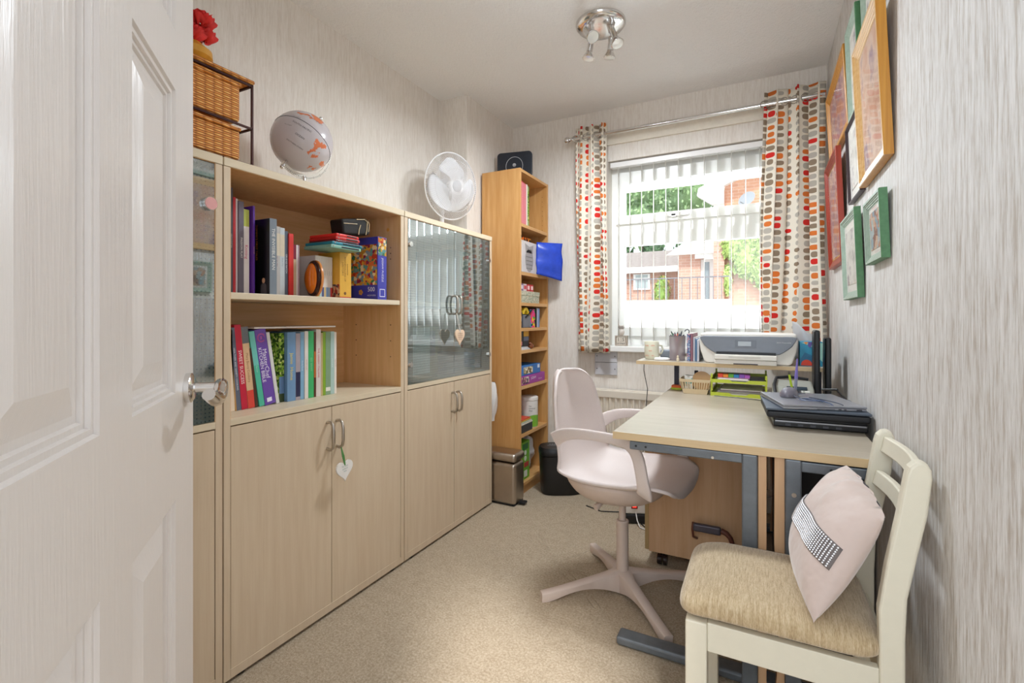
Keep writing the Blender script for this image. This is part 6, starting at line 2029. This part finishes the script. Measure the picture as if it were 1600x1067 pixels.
MB().grid(cush, 72, 24).build('padded_seat', CHN.mat, r, smooth=True, ang=80)

# scatter cushion
r = thing('scatter_cushion', 'dusty pink satin cushion with a rhinestone band leaning on the cream chair back', 'cushion', (0.13, 1.33, 0.45))
SAT = NT('pink_satin')
v = SAT.coord((9, 9, 9))
w_ = SAT.noise(v, 1.2, 3, 0.5)
SAT.p.inputs['Base Color'].default_value = srgb('#cfbbb2')
SAT.p.inputs['Roughness'].default_value = 0.6
SAT.p.inputs['Sheen Weight'].default_value = 0.6
SAT.bump(w_, 0.6, 0.02)
SAT = SAT.mat
A_ = Vector((0.100, 1.135, 0.462)); B_ = Vector((0.080, 1.480, 0.458)); D_ = Vector((0.238, 1.215, 0.680)); E_ = Vector((0.196, 1.474, 0.715))
A_.x -= 0.012; B_.x -= 0.006; D_.x -= 0.014; E_.x -= 0.008
PN = (E_ - A_).cross(D_ - B_).normalized()
if PN.x > 0:
    PN = -PN
def pil(u, v, sgn, off=0.0):
    # u along the width (0 near .. 1 far), v bottom..top
    q, p = 2 * u - 1, 2 * v - 1
    pin = 0.05
    cu_ = 0.06 if q > 0 else 0.01
    cv_ = 0.075 if p > 0 else -0.02
    uu_ = 0.5 + 0.5 * q * (0.96 + cu_ * (1 - p * p))
    vv_ = 0.5 + 0.5 * p * (0.96 + cv_ * (1 - q * q))
    base = (A_ * (1 - uu_) + B_ * uu_) * (1 - vv_) + (D_ * (1 - uu_) + E_ * uu_) * vv_
    th = 0.072 * ((1 - abs(q) ** 2.4) * (1 - abs(p) ** 2.4)) ** 0.56
    wr = 0.004 * math.sin(7 * q + 5 * p * p) * (1 - abs(p)) + 0.006 * math.sin(9 * q - 6 * p + 1) * max(0, p) * (1 - q * q) + 0.003 * math.sin(21 * q + 9 * p) * max(0, p - 0.2)
    return base + PN * sgn * (th + wr * (1 - q * q) + off)
pl = MB()
pl.grid(lambda u, v: pil(u, v, 1), 40, 36)
pl.grid(lambda u, v: pil(u, v, -0.55), 40, 36)
bmesh.ops.remove_doubles(pl.bm, verts=pl.bm.verts, dist=0.0006)
pl.build('cushion_cover', SAT, r, smooth=True, ang=80)
bn = MB().grid(lambda u, v: pil(0.03 + 0.90 * u, 0.40 + 0.20 * v, 1, 0.0016), 40, 6)
bn.build('band_ribbon', C('#756c6a', 0.7), r, smooth=True, solid=0.001)
gm = MB()
for i in range(46):
    for j in range(10):
        c0 = pil(0.035 + 0.89 * (i + 0.5) / 46, 0.405 + 0.19 * (j + 0.5) / 10, 1, 0.003)
        gm.ball(c0, 0.0025, (1, 1, 1), nu=6, nv=4)
gm = gm.build('rhinestones', M_plain('rhinestone', '#dcdadc', 0.28, 0.7, var=0), r)
gm['kind'] = 'stuff'

# ------------------------------------------------------------------ pictures on the right wall
GOLD = M_wood('gold_frame_wood', '#b9781e', '#cf9436', 'z', 0.38, 1.0, 40)
GREENF = M_plain('green_frame_front', '#a3b5a6', 0.45, var=0.10, vscale=60)
GREENS = M_plain('green_frame_side', '#4f7f55', 0.45, var=0.15, vscale=60)
GOLDF = M_wood('gold_frame_front', '#cfa265', '#e0bd86', 'y', 0.35, 1.0, 40)
DARKF = M_plain('dark_frame', '#3a2226', 0.4, var=0.1)
REDF2 = M_wood('red_frame_wood', '#8e2a16', '#a83a20', 'z', 0.35, 1.0, 40)
MOUNT = C('#e6e2da')
def frame_pic(label, y0, y1, z0, z1, mat, wid, art, matw=0.0, lean=2.2, inner=None, thick=0.018):
    side = {GREENF: GREENS, GOLDF: GOLD}.get(mat, mat)
    zc = (z0 + z1) / 2
    lr = math.radians(lean)
    r = thing('picture_frame', label, 'picture', (XR - 0.001, (y0 + y1) / 2, z0), (0, 0, 0), group=None)
    # local: origin at the lower rear edge; leaning out at the top
    def W(y, z, o):      # o = distance out of the wall plane of the frame back
        dz = z - z0
        return Vector((XR - 0.002 - o * math.cos(lr) - dz * math.sin(lr), y, z0 + dz * math.cos(lr) - o * math.sin(lr) * 0))
    prof = [(0.0, 0.0), (0.0, thick * 0.9), (0.002, thick), (wid * 0.30, thick), (wid * 0.34, thick * 0.84), (wid * 0.44, thick * 0.84), (wid * 0.48, thick * 0.72), (wid * 0.62, thick * 0.72), (wid * 0.66, thick * 0.58), (wid * 0.8, thick * 0.58), (wid * 0.84, thick * 0.46), (wid, thick * 0.44), (wid, 0.0)]
    mb = MB()
    rings = [[W(y0 + i_, z0 + i_, o), W(y1 - i_, z0 + i_, o), W(y1 - i_, z1 - i_, o), W(y0 + i_, z1 - i_, o)] for i_, o in prof]
    rv = [[mb.bm.verts.new(p) for p in rg] for rg in rings]
    for i in range(len(rv)):
        a, b = rv[i], rv[(i + 1) % len(rv)]
        for j in range(4):
            mb.face([a[j], a[(j + 1) % 4], b[(j + 1) % 4], b[j]], 1 if i < 2 else 0)
    mb.build('frame_moulding', [mat, side], r)
    def panel(nm, ins, o, m):
        q = MB()
        q.rings([[W(y0 + ins, z0 + ins, oo), W(y1 - ins, z0 + ins, oo), W(y1 - ins, z1 - ins, oo), W(y0 + ins, z1 - ins, oo)] for oo in (o, o + 0.0012)])
        return q.build(nm, m, r)
    if inner:
        panel('inner_slip', wid, thick * 0.30, inner)
    if matw:
        panel('mount', wid + (0.006 if inner else 0), thick * 0.36, MOUNT)
    panel('picture_print', wid + matw + (0.008 if inner else 0.001), thick * 0.36 + (0.0015 if matw else 0), art)
    panel('picture_glass', wid, thick * 0.48, PGLASS)
    return r
A1 = M_patches('pastel_print_pink', ['#b5735c', '#c98f72', '#a8848c', '#d8b09a', '#7a5a78'], 9, 0.5, True)
A2 = M_patches('pastel_print_grey', ['#a3a098', '#c9c4bc', '#d8d4cc', '#9a8f92', '#c4bab0'], 9, 0.5, True)
A3 = M_patches('pastel_print_rose', ['#c08a6e', '#caa088', '#d9bca8', '#9a7f8c', '#dcc8bc'], 7, 0.5, True)
A4 = M_patches('pastel_print_shelf', ['#b98a72', '#8aa0a8', '#c4a890', '#a8b4b4', '#8a6a5c'], 45, 0.5)
frame_pic('gold framed pink pastel picture, furthest of the gold frames, top row by the curtain', 2.19, 2.74, 1.81, 2.115, GOLD, 0.040, A1, lean=3.0, thick=0.02)
frame_pic('large pale green framed grey picture with mount between the two gold frames', 1.945, 2.165, 1.80, 2.13, GREENF, 0.028, A2, 0.02, thick=0.02)
frame_pic('pale green framed picture at the very top, above the big gold frame', 1.62, 1.90, 1.965, 2.25, GREENF, 0.028, A2, 0.02)
frame_pic('big gold framed picture of two white figures on rust ground, nearest the camera', 1.56, 1.93, 1.505, 1.945, GOLDF, 0.040, A3, lean=2.6, thick=0.022)
frame_pic('thin dark framed grey picture partly behind the big gold frame', 1.955, 2.20, 1.505, 1.785, DARKF, 0.012, A2, 0.03, thick=0.016)
frame_pic('red-brown wooden framed picture with a gold slip beside the curtain', 2.36, 2.76, 1.31, 1.785, REDF2, 0.035, A1, inner=C('#c9a54a'), lean=2.4, thick=0.02)
frame_pic('green framed grey picture, lowest on the wall', 1.965, 2.29, 1.15, 1.455, GREENF, 0.028, A2, 0.025, thick=0.02)
frame_pic('small green framed picture of rows of brown shapes, lower row nearest the camera', 1.60, 1.83, 1.242, 1.43, GREENF, 0.026, A4, 0.012, thick=0.02)

# ------------------------------------------------------------------ ceiling light
LC = Vector((-0.655, 2.135, H))
r = thing('ceiling_light', 'round chrome ceiling light with four small spot heads', 'ceiling light', LC)
MB().lathe([(0.0, -0.024), (0.075, -0.024), (0.104, -0.018), (0.112, -0.008), (0.112, 0.0)], T(LC.x, LC.y, LC.z - 0.0005), 56).build('ceiling_plate', CHROME, r, smooth=True)
heads = [((-0.045, -0.055), (0.5, -0.45, -0.72)), ((0.055, 0.01), (0.35, -0.25, -0.9)), ((-0.06, 0.045), (-0.15, -0.1, -1.0)), ((0.03, 0.07), (-0.15, 0.1, -0.95))]
RFL = M_plain('bulb_glass', '#f0efe9', 0.1, 0.3, var=0)
for (ox, oy), dv in heads:
    d = Vector(dv).normalized()
    base = LC + Vector((ox, oy, -0.024))
    arm = base + Vector((0, 0, -0.028))
    hm = MB()
    hm.cyl(base, arm, 0.005, n=12)
    hm.ball(arm, 0.008)
    s0 = arm - d * 0.016
    s1 = arm + d * 0.042
    hm.cyl(s0, s1, 0.0145, n=24)
    ho = hm.build('spot_head', CHROME, r, smooth=True)
    u_ = d.orthogonal().normalized()
    LMt = Matrix((u_, d.cross(u_), d)).transposed().to_4x4()
    LMt.translation = s1
    MB().lathe([(0.012, 0.0), (0.018, 0.010), (0.0265, 0.026), (0.028, 0.031), (0.026, 0.033)], LMt, 28).build('reflector', CHROME, ho, smooth=True)
    MB().lathe([(0.0250, 0.0332), (0.012, 0.0345), (0.0, 0.035)], LMt, 28).build('bulb_face', RFL, ho, smooth=True)

# ------------------------------------------------------------------ outside the window
GRD = MB().box(-14, 14, YB + 0.32, 60, -0.5, -0.3)
one('ground', GRD, M_plain('paving', '#a9a39a', 0.9, var=0.1, vscale=2), 'grey paving outside the window', 'ground')['kind'] = 'structure'
RW = M_plain('white_render', '#f3f3f0', 0.8, var=0.02, vscale=3)
r = thing('garden_wall', 'white rendered garden wall with a coping across the road', 'wall', (-2.4, 8.1, -0.3))
MB().box(-6.5, -0.43, 8.0, 8.2, -0.3, 1.335).build('wall_face', RW, r)
MB().box(-0.43, 3.2, 7.9, 8.1, -0.3, 1.22).build('wall_face', RW, r)
MB().box(-6.5, -0.43, 7.97, 8.23, 1.335, 1.37).build('coping', C('#cfc9c0'), r)
MB().box(-0.43, 3.2, 7.87, 8.13, 1.22, 1.262).build('coping', C('#b5afa8'), r)
r = thing('railing', 'thin grey metal railing on top of the white garden wall', 'railing', (-2.4, 8.12, 1.37))
rb = MB()
for i in range(52):
    x = -6.4 + 5.95 * i / 51
    rb.box(x - 0.006, x + 0.006, 8.114, 8.126, 1.37, 1.72)
rb.build('balusters', C('#77757a'), r)
MB().box(-6.45, -0.45, 8.11, 8.13, 1.715, 1.735).build('top_bar', C('#77757a'), r)
BRK = M_brick('brick_pink', '#c59684', '#d0a593', '#dccdc0', 3.2)
BRK2 = M_brick('brick_orange', '#d0987a', '#dba788', '#e2cfbe', 3.0)
ROOF = M_plain('roof_tiles', '#8f8580', 0.9, var=0.18, vscale=9)
WF = C('#f2f1ee')
r = thing('bungalow', 'low brick bungalow with a grey tiled roof and white fascia across the road', 'house', (-6, 19, -0.3))
MB().box(-11, -2.55, 18.0, 22.0, -0.3, 2.78).build('brick_wall', BRK, r)
rf = MB()
rf.poly([(-11.3, 17.75, 2.93), (-2.3, 17.75, 2.93), (-2.3, 21.0, 3.92), (-11.3, 21.0, 3.92)])
rf.poly([(-11.3, 17.75, 2.89), (-2.3, 17.75, 2.89), (-2.3, 21.0, 3.88), (-11.3, 21.0, 3.88)])
rf.poly([(-11.3, 21.0, 3.92), (-2.3, 21.0, 3.92), (-2.3, 24.3, 2.93), (-11.3, 24.3, 2.93)])
rf.build('tiled_roof', ROOF, r, norm=False)
MB().box(-11.3, -2.3, 17.7, 17.76, 2.72, 2.93).build('fascia', WF, r)
wn_ = MB().box(-4.25, -3.65, 17.93, 18.0, 2.12, 2.70).build('window', WF, r)
MB().box(-4.17, -3.73, 17.92, 17.935, 2.18, 2.52).build('pane', C('#a9b4b4', 0.2), wn_)
MB().box(-4.17, -3.73, 17.92, 17.935, 2.56, 2.66).build('pane', C('#a9b4b4', 0.2), wn_)
MB().box(-2.62, -2.5, 17.9, 17.98, 1.3, 2.8).build('downpipe', WF, r)
r = thing('porch', 'brick porch with a white gable and white glazed door across the road', 'porch', (-1.9, 17.0, -0.3))
MB().box(-2.55, -1.85, 17.2, 18.5, -0.3, 3.25).build('brick_wall', BRK, r)
MB().box(-1.42, -1.1, 16.9, 18.5, -0.3, 5.2).build('brick_pier', BRK, r)
MB().prism([(-2.9, 3.20), (-1.42, 3.20), (-1.42, 4.25)], frame_m((0, 17.1, 0), (1, 0, 0), (0, 0, 1)), 0.2).build('gable_board', WF, r)
MB().box(-2.0, -1.40, 17.0, 17.1, 3.05, 3.22).build('fascia', WF, r)
pd = MB().box(-1.95, -1.42, 17.3, 17.36, -0.3, 3.05).build('porch_door', WF, r)
MB().box(-1.75, -1.58, 17.28, 17.3, 1.5, 2.95).build('glass_panel', C('#8e9aa0', 0.2), pd)
r = thing('brick_house', 'tall orange brick house with a white verge board on the right across the road', 'house', (0.8, 18.5, -0.3))
MB().prism([(-1.1, -0.3), (4.5, -0.3), (4.5, 7.2), (1.9, 6.7), (-1.1, 5.35)], frame_m((0, 21.0, 0), (1, 0, 0), (0, 0, 1)), 3.9).build('brick_wall', BRK2, r)
MB().prism([(-1.9, 5.05), (-1.85, 5.28), (1.9, 6.95), (1.9, 6.62), (-1.1, 5.28), (-1.1, 4.72), (-1.45, 4.72)], frame_m((0, 16.9, 0), (1, 0, 0), (0, 0, 1)), 0.25).build('verge_board', WF, r)
MB().box(-1.42, -1.1, 16.88, 16.95, 4.15, 5.0).build('white_cladding', WF, r)
r = thing('satellite_dish', 'grey satellite dish on the orange brick house', 'satellite dish', (-0.45, 16.8, 4.75))
MB().lathe([(0.0, 0.0), (0.14, 0.02), (0.24, 0.06), (0.26, 0.075)], T(-0.42, 16.85, 4.78) @ rotm('X', 62) @ rotm('Y', -25), 28).build('dish', C('#9aa0a6'), r, smooth=True, solid=0.01)
MB().tube([(-0.42, 17.08, 4.5), (-0.42, 16.9, 4.6), (-0.62, 16.55, 4.68)], 0.015, 6).build('bracket', C('#7d8085'), r)

def foliage(label, name, cat, blobs, n, size, cols, trunk=None, seed=1, group=None, core=True):
    rnd = random.Random(seed)
    c = blobs[0]
    r = thing(name, label, cat, (sum(b[0] for b in blobs) / len(blobs), sum(b[1] for b in blobs) / len(blobs), -0.3 if trunk else min(b[2] - b[5] for b in blobs)), group=group)
    mats = [C(k, 0.7) for k in cols]
    mb = MB()
    tot = sum(b[3] * b[4] + b[3] * b[5] for b in blobs)
    for b in blobs:
        k = int(n * (b[3] * b[4] + b[3] * b[5]) / tot)
        for _ in range(k):
            th = rnd.uniform(0, 2 * PI)
            cz = rnd.uniform(-1, 1)
            sr = math.sqrt(1 - cz * cz)
            rr2 = rnd.uniform(0.78, 1.06)
            p = Vector((b[0] + b[3] * sr * math.cos(th) * rr2, b[1] + b[4] * sr * math.sin(th) * rr2, b[2] + b[5] * cz * rr2))
            e = Euler((rnd.uniform(0, PI), rnd.uniform(0, PI), rnd.uniform(0, PI))).to_matrix()
            s_ = size * rnd.uniform(0.6, 1.3)
            q = [p + e @ Vector(v_) * s_ for v_ in ((-0.5, 0, 0), (0, -0.35, 0.1), (0.6, 0, 0), (0, 0.35, 0.1))]
            mb.poly(q, rnd.randrange(len(mats)))
    lf = mb.build('foliage', mats, r, norm=False)
    if core:
        cm_ = MB()
        for b in blobs:
            cm_.ball((b[0], b[1], b[2]), 1, (b[3] * 0.86, b[4] * 0.86, b[5] * 0.86), nu=14, nv=9)
        cm_.build('inner_foliage', mats[0], r, smooth=True)
    if trunk:
        MB().cyl((trunk[0], trunk[1], -0.3), (trunk[0], trunk[1], trunk[2]), trunk[3], trunk[3] * 0.6, n=10).build('trunk', C('#5d4a38'), r)
    return r
gt = ['#7d9c68', '#93ae7b', '#a8bf90', '#6d8c5c']
foliage('broad light green tree behind the bungalow roof, left', 'tree', 'tree', [(-15.6, 45, 12.0, 4.0, 2.6, 3.2), (-12.9, 45, 10.5, 3.0, 2.2, 2.9)], 2600, 0.42, gt, (-15, 45, 8, 0.3), 3, 'trees behind the houses')
foliage('taller light green tree behind the porch', 'tree', 'tree', [(-7.6, 35, 10.6, 3.2, 2.5, 2.6), (-5.8, 35, 9.6, 2.4, 2, 2.6), (-7.8, 35, 8.0, 2.8, 2, 2.0)], 3200, 0.34, gt, (-7.5, 35, 8, 0.3), 5, 'trees behind the houses')
foliage('small green tree top beside the orange brick house', 'tree', 'tree', [(-2.9, 29, 9.7, 1.7, 1.4, 1.4), (-3.6, 29, 8.3, 1.7, 1.4, 1.7)], 1200, 0.27, gt, (-3.1, 29, 7, 0.25), 6, 'trees behind the houses')
dk = ['#3f5a3c', '#4c6a48', '#587a52']
for k in range(5):
    foliage('dark conifer hedge tree, %s from the left behind the bungalow' % ('first', 'second', 'third', 'fourth', 'fifth')[k], 'conifer', 'tree', [(-10.6 + 1.7 * k, 28, 3.6, 0.80, 0.9, 1.9 + 0.2 * (k % 2))], 700, 0.26, dk, (-10.6 + 1.7 * k, 28, 3, 0.15), 10 + k, 'conifers behind the bungalow')
foliage('bright green ivy covering the orange brick house wall', 'ivy', 'climber', [(-0.85, 16.9, 3.35, 0.36, 0.12, 0.42), (-0.45, 16.9, 3.05, 0.45, 0.14, 0.72), (0.05, 16.9, 2.9, 0.5, 0.15, 0.95), (0.75, 16.9, 2.9, 0.6, 0.15, 1.0), (-1.0, 16.9, 2.3, 0.12, 0.1, 0.55), (1.5, 16.9, 3.0, 0.6, 0.15, 1.2)], 5200, 0.13, ['#a9bf6a', '#bccd7c', '#97b060', '#cbd894'], None, 21)
foliage('purple flowering shrub against the bungalow wall', 'flowering_shrub', 'shrub', [(-4.85, 17.75, 2.2, 0.30, 0.2, 0.55)], 500, 0.10, ['#7f6fae', '#9a8cc4', '#6a7f55'], None, 22)
foliage('green climbing shrub between the bungalow window and the porch', 'shrub', 'shrub', [(-3.2, 17.8, 2.0, 0.28, 0.18, 0.6)], 400, 0.10, ['#8fae5a', '#a9c070', '#c4a86a'], None, 23)
EA = MB().box(-2.6, 1.8, 3.45, 3.62, 2.02, 2.16)
EA.box(-2.6, 1.8, 3.32, 3.45, 2.10, 2.14)
one('roof_eave', EA, C('#e8d9d0'), 'pale pink eave board just above the window outside', 'eave')
